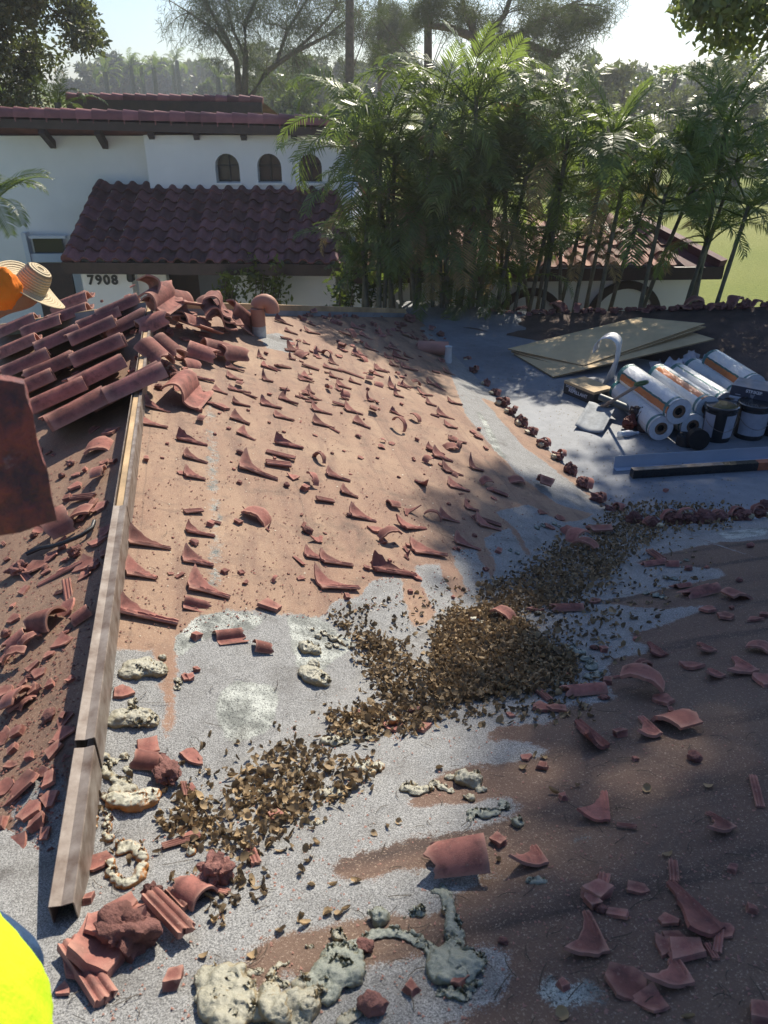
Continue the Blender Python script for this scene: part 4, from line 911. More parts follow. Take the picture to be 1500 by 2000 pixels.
zs5("L,700,190,1 A,720,200,.9 R,735,240,1.2 P,812,165,1.3 P,840,190,1.4 P,870,240,1.2 K,835,150,1 H,820,345,1.1 L,740,425,.8 L,745,440,.6 A,870,415,1 P,900,445,1.2,0 S,940,465,1.2 A,1030,410,1.4 P,910,485,.8 A,1150,440,1.9,-20 H,795,540,1 C,780,500,1.3 C,690,515,1.3 C,520,300,1.2 R,610,580,1.1 W,680,590,1.05 W,870,625,1.15 S,890,605,1.1 W,250,580,1.1 "
 "L,200,570,.8 W,505,635,1.2 P,330,640,1.3,0 A,400,685,1.4 K,370,700,.8 W,760,715,1 K,735,735,.8 W,570,755,1.25 K,930,745,1 W,390,850,1.5 K,290,830,.8 W,120,805,1.15 W,20,775,1 W,120,925,1.3 L,1,650,1.2 C,815,670,1.3 C,870,835,1.4 C,400,790,1 C,320,800,1 L,510,845,.3 C,710,970,1", 600, 780, 2.5)
zs5("W,690,215,1.25 W,660,365,1.15 W,660,560,1.35 S,945,55,1.1 K,1030,115,.9 W,955,160,1.05 L,945,205,1 W,940,300,1.05 W,980,440,1.3 Q,955,510,.36,0 A,1240,75,1.45,60 P,1320,520,1.6,10 Q,1120,665,.42,20 T,1275,720,.55,4 K,1160,105,.8 C,1175,350,1.2 C,1095,348,1.4 C,955,665,1.6 K,955,825,.5 P,595,940,1.05 P,910,865,.7 C,690,1040,.01 P,740,565,.8", 0, 980, 2.5)
for k in range(90):
    px_, py_ = rz.uniform(330, 1000), rz.uniform(640, 1180)
    if py_ > 640 + (px_-330)*.05 and px_ < 760 + (py_-640)*.5: shard(rz.choice(['plate', 'block', 'rib', 'arc', 'crumb', 'crumb', 'hook']), px_, py_, 'A', rz.uniform(.4, .9), rz.uniform(-180, 180), rz.uniform(-10, 10), rz.uniform(-10, 10))
for k in range(60):
    shard(rz.choice(['plate', 'plate', 'block', 'rib', 'arc', 'lump', 'bigplate']), *(lambda y_: (rz.uniform(0, max(40, 285-(y_-600)*.16)-30), y_))(rz.uniform(830, 1650)), 'L', rz.uniform(.5, 1.1), rz.uniform(-180, 180), rz.uniform(-15, 15), rz.uniform(-15, 15))
for k in range(60):
    t_ = rz.random(); px_ = 545+330*t_; py_ = rz.uniform(622+20*t_, 790+30*t_); shard(rz.choice(['wedge', 'hook', 'plate', 'wedge', 'arc', 'rib']), px_, py_, 'A', rz.uniform(.7, 1.1), rz.uniform(-30, 30), rz.uniform(-8, 8), rz.uniform(-8, 8))
# around the near foam and leaves, lower left
zs5("B,430,810,.75,60 T,420,945,.62,-10 M,560,1060,1.0 B,760,900,.72,-60 S,705,1150,.65,-80 S,690,1560,.9,-80 C,750,290,1.4 L,790,240,.5 P,750,1500,.9", 180, 1250, 3.92, 'B')
zs5("B,470,530,.85,-75 K,850,1100,1.1 P,600,745,1.6 P,540,800,1.7 M,745,690,.8,20 M,1060,600,1.4,30 T,950,680,.75,40 X,1000,640,.6,-125 S,880,700,1.2,30 S,430,1060,1.6,30 P,312,1140,.7 P,1350,290,1.1,60 S,1240,490,.9,10 K,840,360,.4 P,935,150,.5 P,700,800,1.8,20 K,430,700,.7", 0, 1480, 2.5, 'B')
shard('bigplate', 195, 1862, 'B', 1.05, 25, -8, 6, .0, label='big rough slab of ridge tile lying below the end of the metal ridge channel', vi=1).scale.z *= 2.2
shard('mortar', 245, 1848, 'B', .95, 60, 0, 0, .0, label='rough mortar mass fused to the big slab below the ridge channel')
shard('bigplate', 225, 1812, 'B', .8, 70, -14, 0, .03, label='pink slab leaning on the big rough slab below the ridge channel', vi=3)
shard('bigplate', 160, 1880, 'B', .7, 20, 4, 0, .0, label='slab at the far left of the rubble below the ridge channel', vi=2)
shard('rib', 330, 1790, 'B', .95, 30, 0, 0, .02, label='ribbed strip bridging the rubble below the ridge channel')
zs5("B,570,1010,.8,10 K,665,950,.9 K,435,955,.8 P,700,1020,1.3,0", 500, 950, 2.143, 'B')
shard('barrel', 900, 1692, 'B', .72, 78, 4, 6, .01, label='smooth pink half round tile piece above the long foam snake', vi=2)
zs5("B,920,1638,.4 C,804,1936,1.4 L,726,1974,1.7 L,712,1854,1.1 C,900,1924,1.6 K,974,1648,.9 L,984,1842,.6 P,1028,1482,.8", 0, 0, 1, 'B')
# shaded slope on the right
zs5("F,1290,1275,1 F,1385,1270,1.05 F,1404,1320,1.1 F,1462,1308,1.4 W,1165,1448,1.5 K,1210,1438,1.1 W,1275,1430,1.4 A,1324,1422,1.8 A,1245,1352,1.8 P,1294,1372,1.6 P,1350,1304,1.5 Q,1138,1350,.62,85 X,1225,1322,.6,80 K,1188,1334,1.1 P,1108,1318,1.3 S,1064,1362,1 P,1060,1386,1.3 P,1092,1388,1.3 P,996,1398,.9 L,1160,1268,.9 K,1180,1272,.9 "
 "Q,1366,1158,.75,88 Q,1330,1146,.4,100 A,1430,1168,1.7 Q,1276,1102,.55,80 T,1314,1106,.6,60 L,1345,1114,1.4 S,1282,1088,1.6 P,1384,1194,1.6 P,1418,1206,1.5 P,1474,1212,1.2 K,1492,1205,1 L,1444,1136,1 L,1466,1068,1.2 Q,1106,1190,.6,80 P,1048,1194,1.5 P,1162,1176,1.3 A,978,1212,1.4 L,1356,1484,1.2 L,1180,1366,.9 C,1060,1500,1.6 "
 "F,1182,1590,1.0,-25 S,1224,1616,.6,60 F,1416,1614,1 F,1056,1682,1 S,1317,1706,.75,-30 S,1178,1732,1,-35 K,1166,1752,1.4 K,1156,1768,1.2 P,1240,1738,1 P,1204,1788,1.1 L,1174,1780,.8 F,1168,1842,1.15 F,1374,1794,1.2 B,1412,1822,.55 S,1404,1842,.6,-40 P,1304,1802,.8 P,1316,1834,.9 P,1296,1852,1 P,1346,1862,1.5 S,1390,1862,.55,-10 F,1332,1908,1.1,-10 B,1222,1918,.95,10 B,1268,1960,.7,60 X,1478,1548,.65,-30 K,1492,1990,1.2 "
 "A,1255,1310,1 C,1240,1485,1 C,1100,1560,1.2 C,1430,1700,1.2 C,1470,1780,1.3 C,1100,1930,1.2 K,1310,1390,.6 A,1480,1270,1.3 P,1490,1332,1.6 K,1430,1190,.7 C,1240,1250,1.2 C,1380,1110,1.3", 0, 0, 1, 'B')
zs5("B,1058,1002,.7 B,1094,1014,.8 T,1112,1042,.9,0 A,1130,1058,1.8 A,1170,1042,2.2,70 A,1140,1076,1.6 P,1070,1030,1.2", 0, 0, 1, 'A')
# left of the ridge board
zs5("B,68,1112,.95,10 B,98,1090,.75,40 M,40,1118,.9 T,95,1220,.9,-30 T,162,1208,.62,20 B,122,1256,.7,15 T,38,1258,.7,20 L,15,1242,1.2 A,42,1288,1.1 P,68,1302,1 P,78,1316,.9 P,12,1352,1.1 S,50,1368,1,25 K,68,1352,.9 B,128,1406,.55 B,128,1432,.7 B,6,1440,.6 A,162,1012,1.5,80 B,205,1040,.7 P,190,1062,1.3 A,115,1038,1.9,20 M,150,1085,.8 B,168,1106,.95,15 X,120,1122,.8,10 "
 "B,184,840,.7 P,216,846,1.5 A,190,878,1.7 L,140,908,1 K,168,920,.9 L,122,932,1 P,150,952,1.3 K,136,975,1.1 S,165,975,1.4 S,172,1000,1.2,70 P,205,905,1.2 A,200,935,1.3 K,222,905,.8 B,14,1538,.6 P,100,1522,1.2 P,98,1562,1 P,60,1586,1.1 B,32,1655,.8 P,8,1738,1.2 K,125,1400,.6 C,100,1340,1.5 C,140,1330,1.3 C,60,1480,1.3 P,110,1465,1 L,185,1110,1.1 K,210,1085,1 P,30,1210,1 P,200,990,1.3 K,95,1010,.8", 0, 0, 1, 'L')
M2 = 'mortar clump between the tile stacks'
zs5("M,235,705,.9 M,228,720,.8 P,255,620,1.4 K,262,650,1.3 P,275,640,1.6 L,270,700,1.3 B,245,655,.7 P,262,725,1.4 K,215,730,1.2 A,255,590,1.4 L,200,590,1 K,150,735,1.2 A,135,725,2,60 P,170,722,1.3 K,110,720,1.2 B,98,700,.8 P,260,560,1.2 K,280,600,1.2", 0, 0, 1, 'L')
# stacks of whole tiles left of the ridge board, one object per tile
stk = [('in the dark hollow behind the front stacks', 195, 735, 3, 10, 0), ('second from the ridge board in the far rows', 200, 628, 3, 2, 0), ('between the hat and the blurred tile', 90, 640, 3, -4, 0), ('beside the blurred tile, front', 60, 760, 3, 14, 0), ('beside the blurred tile, next to its top', 55, 715, 3, 8, 0), ('leaning low near the ridge wood', 245, 640, 2, 20, 0),
       ('at the front, biggest stack', 158, 805, 5, 17, 0), ('nearest the ridge board', 232, 772, 2, 17, .0), ('straddling the ridge board', 264, 755, 3, 15, .05), ('with the broken rear end, front left', 120, 778, 3, 14, 0), ('tallest stack in the middle row', 198, 690, 6, 6, 0), ('right behind the tallest stack', 188, 652, 4, 4, .02),
       ('beside the tallest stack to the left', 104, 722, 3, 6, 0), ('left middle row', 118, 668, 4, 8, 0), ('under the straw hat', 142, 618, 3, -7, 0), ('farthest stack', 145, 594, 3, -9, 0), ('beside the far end of the ridge board', 236, 606, 4, 8, 0), ('behind the blurred tile, upper', 40, 640, 3, 0, 0), ('behind the blurred tile, lower', 38, 682, 3, -2, 0)]
for si, (desc, px, py, n, yaw, up) in enumerate(stk):
    for k in range(n):
        w = ['bottom', 'second', 'third', 'fourth', 'fifth', 'top'][k] if k < n-1 else 'top'
        o = shard('tile' if (k+si) % 4 else 'brokentile', px + rz.uniform(-3, 3), py, 'L', 1.0, yaw + rz.uniform(-3, 3), rz.uniform(-2, 2), 0, up + .022 + k*.027, 'terra_old' if si % 3 else None,
              label='%s tile of the stack %s' % (w, desc)); o['group'] = 'red tiles stacked left of the ridge board'
    if up > .04: pass
# heap on the far end of the ridge
HE = [('tile', 288, 575, 100, 20, 55, .30, 'red tile standing on edge at the left of the far heap'), ('brokentile', 318, 588, 70, -8, 10, .30, 'top tile of the far heap, barrel facing the camera'), ('tile', 352, 590, 60, 8, -10, .26, 'second tile from the top of the far heap'), ('tile', 330, 605, 50, 0, 5, .2, 'tile under the two topmost tiles of the far heap'),
      ('tile', 350, 615, 85, 0, 0, .14, 'tile low in the far heap beside the ridge end'), ('tile', 420, 612, 100, 0, 6, .20, 'long tile lying across the right half of the far heap'), ('tile', 440, 618, 96, 0, 4, .14, 'tile just under the long crossing one in the far heap'), ('tile', 430, 628, 92, 0, 2, .09, 'third tile down at the right of the far heap'),
      ('brokentile', 425, 600, 84, 4, 20, .26, 'wavy broken tile on the rear of the far heap'), ('tile', 472, 628, 40, 24, 30, .1, 'tile tipping off the far heap beside the vent pipe'), ('brokentile', 385, 640, 55, 14, -10, .10, 'tile sliding down the front of the far heap'), ('barrel', 300, 640, 20, -35, 0, .12, 'half round tile propped against the ridge board, upper'),
      ('barrel', 325, 690, -35, 12, 0, .07, 'half round tile leaning over the ridge board, lower'), ('barrel', 300, 700, -45, 10, 0, .1, 'half round tile next to the leaning one'), ('brokentile', 365, 768, 75, 0, 12, .05, 'long broken tile at the foot of the ridge rubble'), ('barrel', 420, 690, 15, 0, 0, .03, 'broken half round tile below the far heap, left'),
      ('barrel', 450, 700, 30, 0, 0, .03, 'broken half round tile below the far heap, right'), ('barrel', 392, 700, -10, 0, 0, .03, 'broken half round tile between ridge and nail rows')]
for kd, px, py, yaw, ti, ro, up, lb in HE: shard(kd, px, py, 'A', 1.0 if kd != 'barrel' else 1.15, yaw, ti, ro, up, label=lb)
zs5("M,318,640,1.2 M,330,655,1 M,335,735,1.3 M,345,745,1.1 L,300,655,1.3 K,350,640,1.4 K,370,620,1.4 P,400,660,1.5 P,360,665,1.6 S,395,655,1.4 A,345,625,2 K,385,610,1.3 P,440,650,1.5 K,310,675,1.3 M,320,715,.9 P,352,702,1.6 A,372,712,1.5 K,360,725,1.2 B,345,760,.7 L,310,760,1.3 P,380,790,1.2 K,385,800,1.1 K,395,625,1.3 K,455,640,1.3 L,300,612,1.3 L,410,625,1.1", 0, 0, 1, 'A')
# rubble along the far hip and the junction with the flat roof
rb_ = random.Random(8)
for k in range(64):
    t = rb_.random(); px = 560 + 340*t; py = 612 + 26*t + rb_.gauss(0, 7) + (24*rb_.random() if px > 700 else 0) + (30*rb_.random() if px > 800 else 0)
    if py < 609 + 14*t: py = 612+16*t
    kd = rb_.choice(['lump', 'plate', 'block', 'arc', 'block', 'lump', 'mortar' if px > 760 else 'block']); shard(kd, px, py, 'A', rb_.uniform(.9, 1.7), rb_.uniform(-180, 180), rb_.uniform(-20, 20), rb_.uniform(-20, 20), m='terra_old')
# row of mortar mounds with cream caps
M['cream'] = mat('cream_foam', (.56, .47, .30), .5, .3, 18, .4, 40, .006, rnd=.1, spec=.4)
MOUND = []
for k in range(4):
    MOUND.append((lump(70+k, .17, .5, 4), lump(80+k, .075, .5, 3), arcp(50+k, .07, 160, .085)))
mrow = [(911, 705), (923, 727), (948, 752), (965, 771), (979, 791), (996, 808), (1014, 829), (1035, 847), (1058, 871), (1087, 896), (1110, 922), (1136, 950), (1165, 978), (1194, 1006)]
brow = [(1240, 1022), (1275, 1030), (1314, 1022), (1345, 1022), (1376, 1020), (1406, 1018), (1446, 1014), (1485, 1010), (1496, 1000)]
cr = {0, 2, 3, 4, 5, 6, 7, 8, 9}
tot = len(mrow)+len(brow)
for i, (px, py) in enumerate(mrow+brow):
    q = hit(px, py, 'F' if i < 0 else 'A' if i < len(mrow) else 'B', 0.0); F3 = frame('A' if i < len(mrow) else 'B')
    t = thing('mortar_mound', q, '%s mound of red mortar %s' % (ordn(i+1) if i < len(mrow) else ordn(i+1-len(mrow)), 'down the edge between sunny slope and flat roof' if i < len(mrow) else 'along the eave behind the dark leaf pile'), 'mortar mound', 'red mortar mounds along the roof edges')
    t.rotation_euler = (F3 @ Matrix.Rotation(R(rz.uniform(-20, 20)), 3, 'Z')).to_euler()
    a_, b_, c_ = MOUND[i % 4]; s = rz.uniform(.62, .82)*(.8 if i < 3 else 1)
    for me, nm, mm, off, k2 in ((a_, 'mound', M['mortar'], (0, 0, 0), s), (c_, 'tile_rim', M['terra'], (.05, 0, .03), s)) + (((b_, 'foam_cap', M['cream'], (-.07, -.04, .01), s*1.15),) if (i in cr or i in (15, 20, 21)) else ()):
        if not me.materials: me.materials.append(mm)
        c = bpy.data.objects.new(nm, me); C.objects.link(c); c.parent = t; c.location = Vector(off)*s; c.scale = (k2, k2, k2)
# vent pipe
q = hit(507, 655, 'A'); vp = thing('vent_pipe', q, 'curved vent pipe painted brick red above a bare grey foot', 'vent pipe')
mb = MB(); pts = [q + Vector((0, 0, z)) for z in (-.04, .05, .1)]; mb.tube(pts, .07, 20); part('pipe_foot', mb, mat('bare_pvc', (.5, .48, .43), .6, .4, 14, .2, rnd=0), vp, 60)
pts = [q + Vector((0, 0, z)) for z in (.101, .2, .27)] + [q + Vector((.072-.072*math.cos(R(a)), 0, .27+.072*math.sin(R(a)))) for a in range(20, 181, 20)] + [q + Vector((.144, 0, .235))]
mb = MB(); mb.tube(pts, .0705, 20, cap=False); part('pipe_hood', mb, mat('brick_red_paint', (.42, .20, .13), .7, .15, 9, .2, rnd=0), vp, 60)
q = hit(848, 690, 'A'); mb = MB(); mb.tube([q+Vector((-.2, .02, .07)), q+Vector((.17, -.03, .07))], .085, 18); tag(obj('vent_cylinder', mb, M['terra_old'], sharp=50), 'rust red cylinder lying at the end of the far rubble', 'pipe')
q = hit(875, 708, 'A'); mb = MB(); mb.lathe(q, [(.045, 0), (.047, .02), (.04, .19), (.046, .2), (.04, .198), (.034, .19), (.04, .02)], 14); tag(obj('drinking_glass', mb, mat('cloudy_glass', (.6, .62, .6), .25, .1, 9, 0, rnd=0), sharp=50), 'cloudy upright cup beside the rust red cylinder', 'cup')
# black conduit on the left slope
pts = [hit(px, py, 'L', .03) for px, py in ((52, 1082), (80, 1070), (105, 1066), (130, 1058), (160, 1045), (180, 1030), (184, 1018))]
mb = MB(); mb.tube(pts, .011, 8); tag(obj('conduit', mb, mat('black_rubber', (.03, .03, .032), .5, .3, 9, .2, rnd=0), sharp=60), 'thin black conduit lying across the left slope', 'conduit')

# ------------------------------------------------------------------ spray foam
def foam_mat(name, top, side, spec=.5):
    m, t, N, L, p = nt(name); tc = N.new('ShaderNodeTexCoord').outputs['Object']; g = N.new('ShaderNodeNewGeometry').outputs['Normal']
    sx = N.new('ShaderNodeSeparateXYZ'); L.new(g, sx.inputs[0]); n = noise_n(t, 26, 6, tc, .7); v = noise_n(t, 90, 5, tc, .8, 1.5)
    f = ramp(t, math_n(t, 'ADD', sx.outputs[2], math_n(t, 'MULTIPLY', math_n(t, 'SUBTRACT', n.outputs[0], .5), .9)), [(.45, 0.0), (.8, 1.0)])
    c = mix(t, f.outputs[0], side, top); c = mix(t, ramp(t, v.outputs[0], [(.3, .65), (.45, 0.0)]).outputs[0], c, tuple(x*.45 for x in top))
    L.new(c, p.inputs['Base Color']); p.inputs['Roughness'].default_value = .36; p.inputs['Specular IOR Level'].default_value = spec
    b1 = bump(t, n.outputs[0], .6, .012, p); bump(t, v.outputs[0], .55, .004, p, b1); return m
M['foam'] = foam_mat('sun_browned_foam', (.35, .33, .25), (.29, .22, .12)); M['foam_mint'] = foam_mat('mint_foam', (.26, .275, .225), (.22, .21, .14)); M['foam_orange'] = foam_mat('orange_browned_foam', (.45, .43, .33), (.42, .17, .045))
def foam(label, pts, s='B', m='foam', up=0.0, res=.005, ring=None, name='foam_pad', amp=.013):
    if s in 'AB': s = best(pts[0][0], pts[0][1])[0]
    P_ = [hit(p[0], p[1], s, up) for p in pts]; org = P_[0]; F3 = frame(s); t = bmesh.new()
    for p, q in zip(pts, P_):
        r_ = p[2]*.9; fl = p[3] if len(p) > 3 else .5; asp = p[4] if len(p) > 4 else 1.0
        mtx = MT(q-org) @ F3.to_4x4() @ Matrix.Rotation(R(p[5] if len(p) > 5 else 0), 4, 'Z') @ Matrix.Translation((0, 0, r_*fl*.55)) @ Matrix.Diagonal((r_, r_*asp, r_*fl, 1))
        bmesh.ops.create_icosphere(t, subdivisions=3, radius=1, matrix=mtx)
    me = bpy.data.meshes.new('tmp'); t.to_mesh(me); t.free(); o = bpy.data.objects.new('tmp', me); C.objects.link(o)
    md = o.modifiers.new('r', 'REMESH'); md.mode = 'VOXEL'; md.voxel_size = res
    sm = o.modifiers.new('s', 'SMOOTH'); sm.factor = .6; sm.iterations = 5
    bpy.context.view_layer.update(); nm = bpy.data.meshes.new_from_object(o.evaluated_get(bpy.context.evaluated_depsgraph_get())); bpy.data.objects.remove(o)
    zn = F3.col[2]; sd = len(label)
    for v in nm.vertices:
        n_ = v.normal; w = v.co*28; d = amp*(N1(w.x+sd, w.y, w.z) + .6*abs(N1(w.x*2.3, w.y*2.3+sd, w.z*2.3)) - .2)
        h = (v.co.dot(zn)); up_ = max(0, n_.dot(zn))
        d -= up_*amp*1.1*max(0, N1(w.x*.8+9, w.y*.8, sd)+.35) ; w = v.co*90; d += amp*.3*N1(w.x, w.y, w.z)*(.4+up_)
        v.co += n_*d
        for c_, rr, dep in (ring or ()):
            pass
    nm.polygons.foreach_set('use_smooth', [True]*len(nm.polygons)); nm.materials.append(M[m])
    ob = bpy.data.objects.new(name, nm); C.objects.link(ob); ob.location = org; tag(ob, label, 'spray foam', 'old spray foam left on the roof'); return ob
foam('long cream foam pad nearest the metal channel, upper of two', [(262,1312,.055), (285,1308,.058), (305,1312,.05), (250,1318,.04), (318,1285,.018)], 'A')
foam('long cream foam pad below the first one, with a neck', [(240,1408,.05), (262,1406,.056), (285,1408,.05), (222,1412,.03), (254,1388,.022), (258,1372,.02), (256,1358,.014)], 'A')
foam('round browned foam disc at the upper left of the leaf piles', [(612,1325,.062,.5), (600,1318,.05,.5), (628,1332,.045,.5), (612,1300,.03)], 'A', 'foam')
foam('shiny foam pad just above the round browned disc', [(598,1268,.045,.6), (612,1272,.038,.6), (640,1262,.02)], 'A')
foam('cluster of foam knobs above the shiny pad', [(632,1238,.022), (648,1248,.025), (655,1262,.02), (620,1244,.02), (665,1255,.018), (610,1230,.016)], 'A')
foam('pale foam scrap beside the tile crumb, right of the first pad', [(347,1332,.02), (344,1345,.016)], 'A')
foam('tangled foam with orange underside beside the channel joint', [(205,1500,.022), (212,1515,.024), (225,1525,.026), (240,1530,.028), (252,1545,.03), (225,1548,.026), (205,1478,.02), (222,1488,.018), (242,1480,.02), (250,1505,.02)], 'B', 'foam')
foam('bean shaped foam with a glowing orange side', [(222,1568,.034,.8), (245,1572,.038,.8), (270,1570,.04,.8), (292,1562,.034,.8), (205,1560,.022)], 'B', 'foam_orange')
foam('brown foam string running down from the bean shaped foam', [(210,1585,.016), (212,1600,.016), (210,1615,.015), (206,1628,.014), (214,1640,.014)], 'B', 'foam_orange', res=.004)
foam('thin amber foam rod along the channel side', [(183,1578,.012), (183,1590,.013), (183,1604,.013), (182,1618,.012)], 'B', 'foam_orange', res=.004)
foam('amber foam drip over the joint of the ridge channel', [(180,1425,.014), (188,1440,.018), (196,1455,.018), (198,1475,.02), (194,1492,.018)], 'A', 'foam_orange', up=.05, res=.004)
rg = [(248+32*math.cos(a), 1692+38*math.sin(a), .02, .9) for a in [k*.42-1.9 for k in range(13)]]
foam('open ring of foam with a dark hollow centre', rg + [(240,1665,.022)], 'B', 'foam_orange')
foam('oval foam cake in the middle leaves', [(640,1450,.03), (655,1452,.034), (672,1450,.026)], 'B')
foam('foam knot between the two leaf piles', [(690,1432,.026), (702,1420,.03), (715,1432,.028), (680,1440,.02), (720,1445,.02)], 'B')
foam('white topped foam disc with an orange rim', [(700,1500,.034), (716,1500,.038), (735,1500,.032), (722,1512,.022)], 'B', 'foam_orange')
foam('foam oval with a small knob, buried in brown leaves', [(636,1552,.028), (655,1552,.032), (672,1552,.026), (655,1535,.014)], 'B')
foam('pale foam nub among the brown leaves', [(575,1508,.022), (582,1516,.018)], 'B')
foam('short foam tube at the left edge of the brown leaves', [(478,1545,.016), (490,1547,.017), (504,1550,.015)], 'B')
foam('slim foam scrap at the right foot of the brown leaves', [(605,1608,.013), (618,1609,.014), (628,1608,.012)], 'B', res=.004)
foam('small pebble-like orange foam ball on the wedge tile', [(766,1410,.022, .9)], 'B', 'foam_orange', up=.02)
foam('orange foam ball beside the pink tile strip', [(372,1667,.02, .8)], 'B', 'foam_orange')
foam('knobbly foam lump, leftmost of the chain of three', [(795,1542,.03), (812,1548,.032), (828,1545,.02)], 'B')
foam('middle foam piece of the chain of three', [(848,1532,.022), (862,1540,.022), (880,1548,.016), (838,1545,.016)], 'B')
foam('tall shiny foam block ending the chain of three', [(905,1528,.036, .8), (925,1530,.036, .8), (940,1545,.02), (880,1520,.02), (915,1560,.02)], 'B')
foam('green foam sausage under the shiny block', [(925,1590,.026), (945,1592,.028), (965,1590,.026), (985,1580,.02), (985,1572,.018), (918,1602,.016)], 'B', 'foam_mint')
foam('lone egg of green foam on bare brown roof', [(1010,1612,.024, .8)], 'B', 'foam_mint', name='foam_egg')
foam('big crusty foam pad at the bottom left of the foam chain', [(410,1920,.045), (440,1925,.055), (465,1945,.05), (430,1965,.055), (470,1975,.05), (400,1950,.03), (445,1995,.05)], 'B')
foam('upright rounded foam blob in the chain at the bottom edge', [(530,1975,.036, .9), (525,1950,.03, .9), (545,1990,.04, .8), (510,1985,.03)], 'B')
foam('heart shaped foam blob right of the upright one', [(575,1970,.036, .8), (600,1975,.036, .8), (612,1955,.03, .8), (585,1990,.03)], 'B')
foam('small round foam lump above the heart shaped one', [(588,1932,.026, .8), (600,1920,.014)], 'B')
foam('large grooved foam pad in the centre of the chain', [(655,1870,.04), (675,1880,.045), (650,1900,.05), (675,1910,.045), (630,1920,.04), (640,1945,.035), (690,1895,.03)], 'B', 'foam_mint')
foam('arched foam snake joining the two large pads', [(688,1848,.019), (702,1845,.019), (716,1838,.02), (730,1830,.021), (745,1826,.022), (760,1825,.022), (775,1826,.021), (790,1830,.02), (803,1836,.019), (815,1842,.019), (828,1848,.02), (840,1856,.02)], 'B', 'foam_mint', res=.0045)
foam('large folded foam pad at the right end of the chain', [(862,1880,.04), (885,1890,.048), (915,1890,.045), (870,1900,.045), (895,1905,.045), (930,1880,.03), (885,1865,.035), (845,1865,.022)], 'B', 'foam_mint')
foam('vertical foam snake below the pink half round tile', [(866,1738,.018), (870,1752,.02), (874,1766,.02), (876,1780,.021), (882,1795,.022), (884,1810,.024), (886,1828,.028), (850,1742,.016), (888,1850,.03)], 'B', 'foam_mint', res=.0045)
foam('crumbly foam scrap below the folded pad', [(862,1942,.016), (880,1945,.02), (900,1950,.022), (920,1935,.018), (930,1922,.014)], 'B', 'foam_mint', amp=.018)
foam('green brown foam egg above the arched snake', [(740,1798,.03, .85)], 'B', 'foam_mint', name='foam_egg')
foam('smaller foam egg left of the arched snake', [(658,1832,.022, .8), (672,1836,.012)], 'B', name='foam_egg')
foam('curled foam worm above the upright blob', [(535,1895,.014), (528,1910,.015), (540,1920,.015), (556,1925,.014), (505,1898,.014), (490,1902,.014), (545,1884,.010), (560,1884,.009)], 'B', res=.004)
foam('tiny foam stick on the sunlit brown patch', [(598,1850,.009), (608,1850,.009)], 'B', res=.003)
foam('thin dark foam twist right of the green brown egg', [(790,1795,.008), (805,1790,.012), (820,1786,.017, .9)], 'B', 'foam_mint', res=.004)
foam('small foam crust beside the dark block at the bottom', [(690,1985,.02), (672,1995,.02), (700,1978,.014)], 'B', 'foam')
foam('mint foam roll at the right of the dark leaf pile', [(1115,1268,.03), (1130,1278,.034), (1145,1290,.034), (1155,1305,.036), (1165,1320,.03), (1150,1325,.03)], 'B', 'foam_mint')
foam('rounded pale foam under the long broken tile', [(1088,1335,.036), (1100,1340,.026)], 'B', 'foam_mint')
foam('mint foam roll among shards by the eave', [(1262,1160,.024), (1280,1165,.028), (1295,1168,.022)], 'B', 'foam_mint')
foam('mint foam lump before the small tile pile', [(1300,1130,.024), (1316,1132,.024)], 'B', 'foam_mint')
foam('mint foam lump behind the small tile pile', [(1340,1096,.024), (1328,1100,.018)], 'B', 'foam_mint')
foam('mint foam crumbs near the eave leaves', [(1245,1050,.024), (1260,1052,.018)], 'B', 'foam_mint')
foam('white foam bit on the ribbed broken tile', [(1254,1320,.022), (1268,1326,.02)], 'B', 'foam', up=.02)
foam('mint foam crusts at the sunny slope foot, upper', [(1048,1032,.03), (1060,1028,.028), (1082,1024,.026), (1092,1030,.022)], 'A', 'foam_mint')
foam('mint foam crust at the sunny slope foot, lower', [(996,1076,.022), (1010,1082,.022)], 'A', 'foam_mint')
foam('white topped foam puddle in the plate beside the valley', [(1052,1198,.024, .4)], 'B', 'foam', up=.012)
foam('green brown foam in the dark leaves', [(928,1212,.03, .5), (942,1216,.02)], 'B', 'foam_orange', up=.02)
foam('mint foam scrap under the fan shaped corner', [(1036,1724,.014), (1050,1722,.017), (1062,1722,.013)], 'B', 'foam_mint', res=.004)

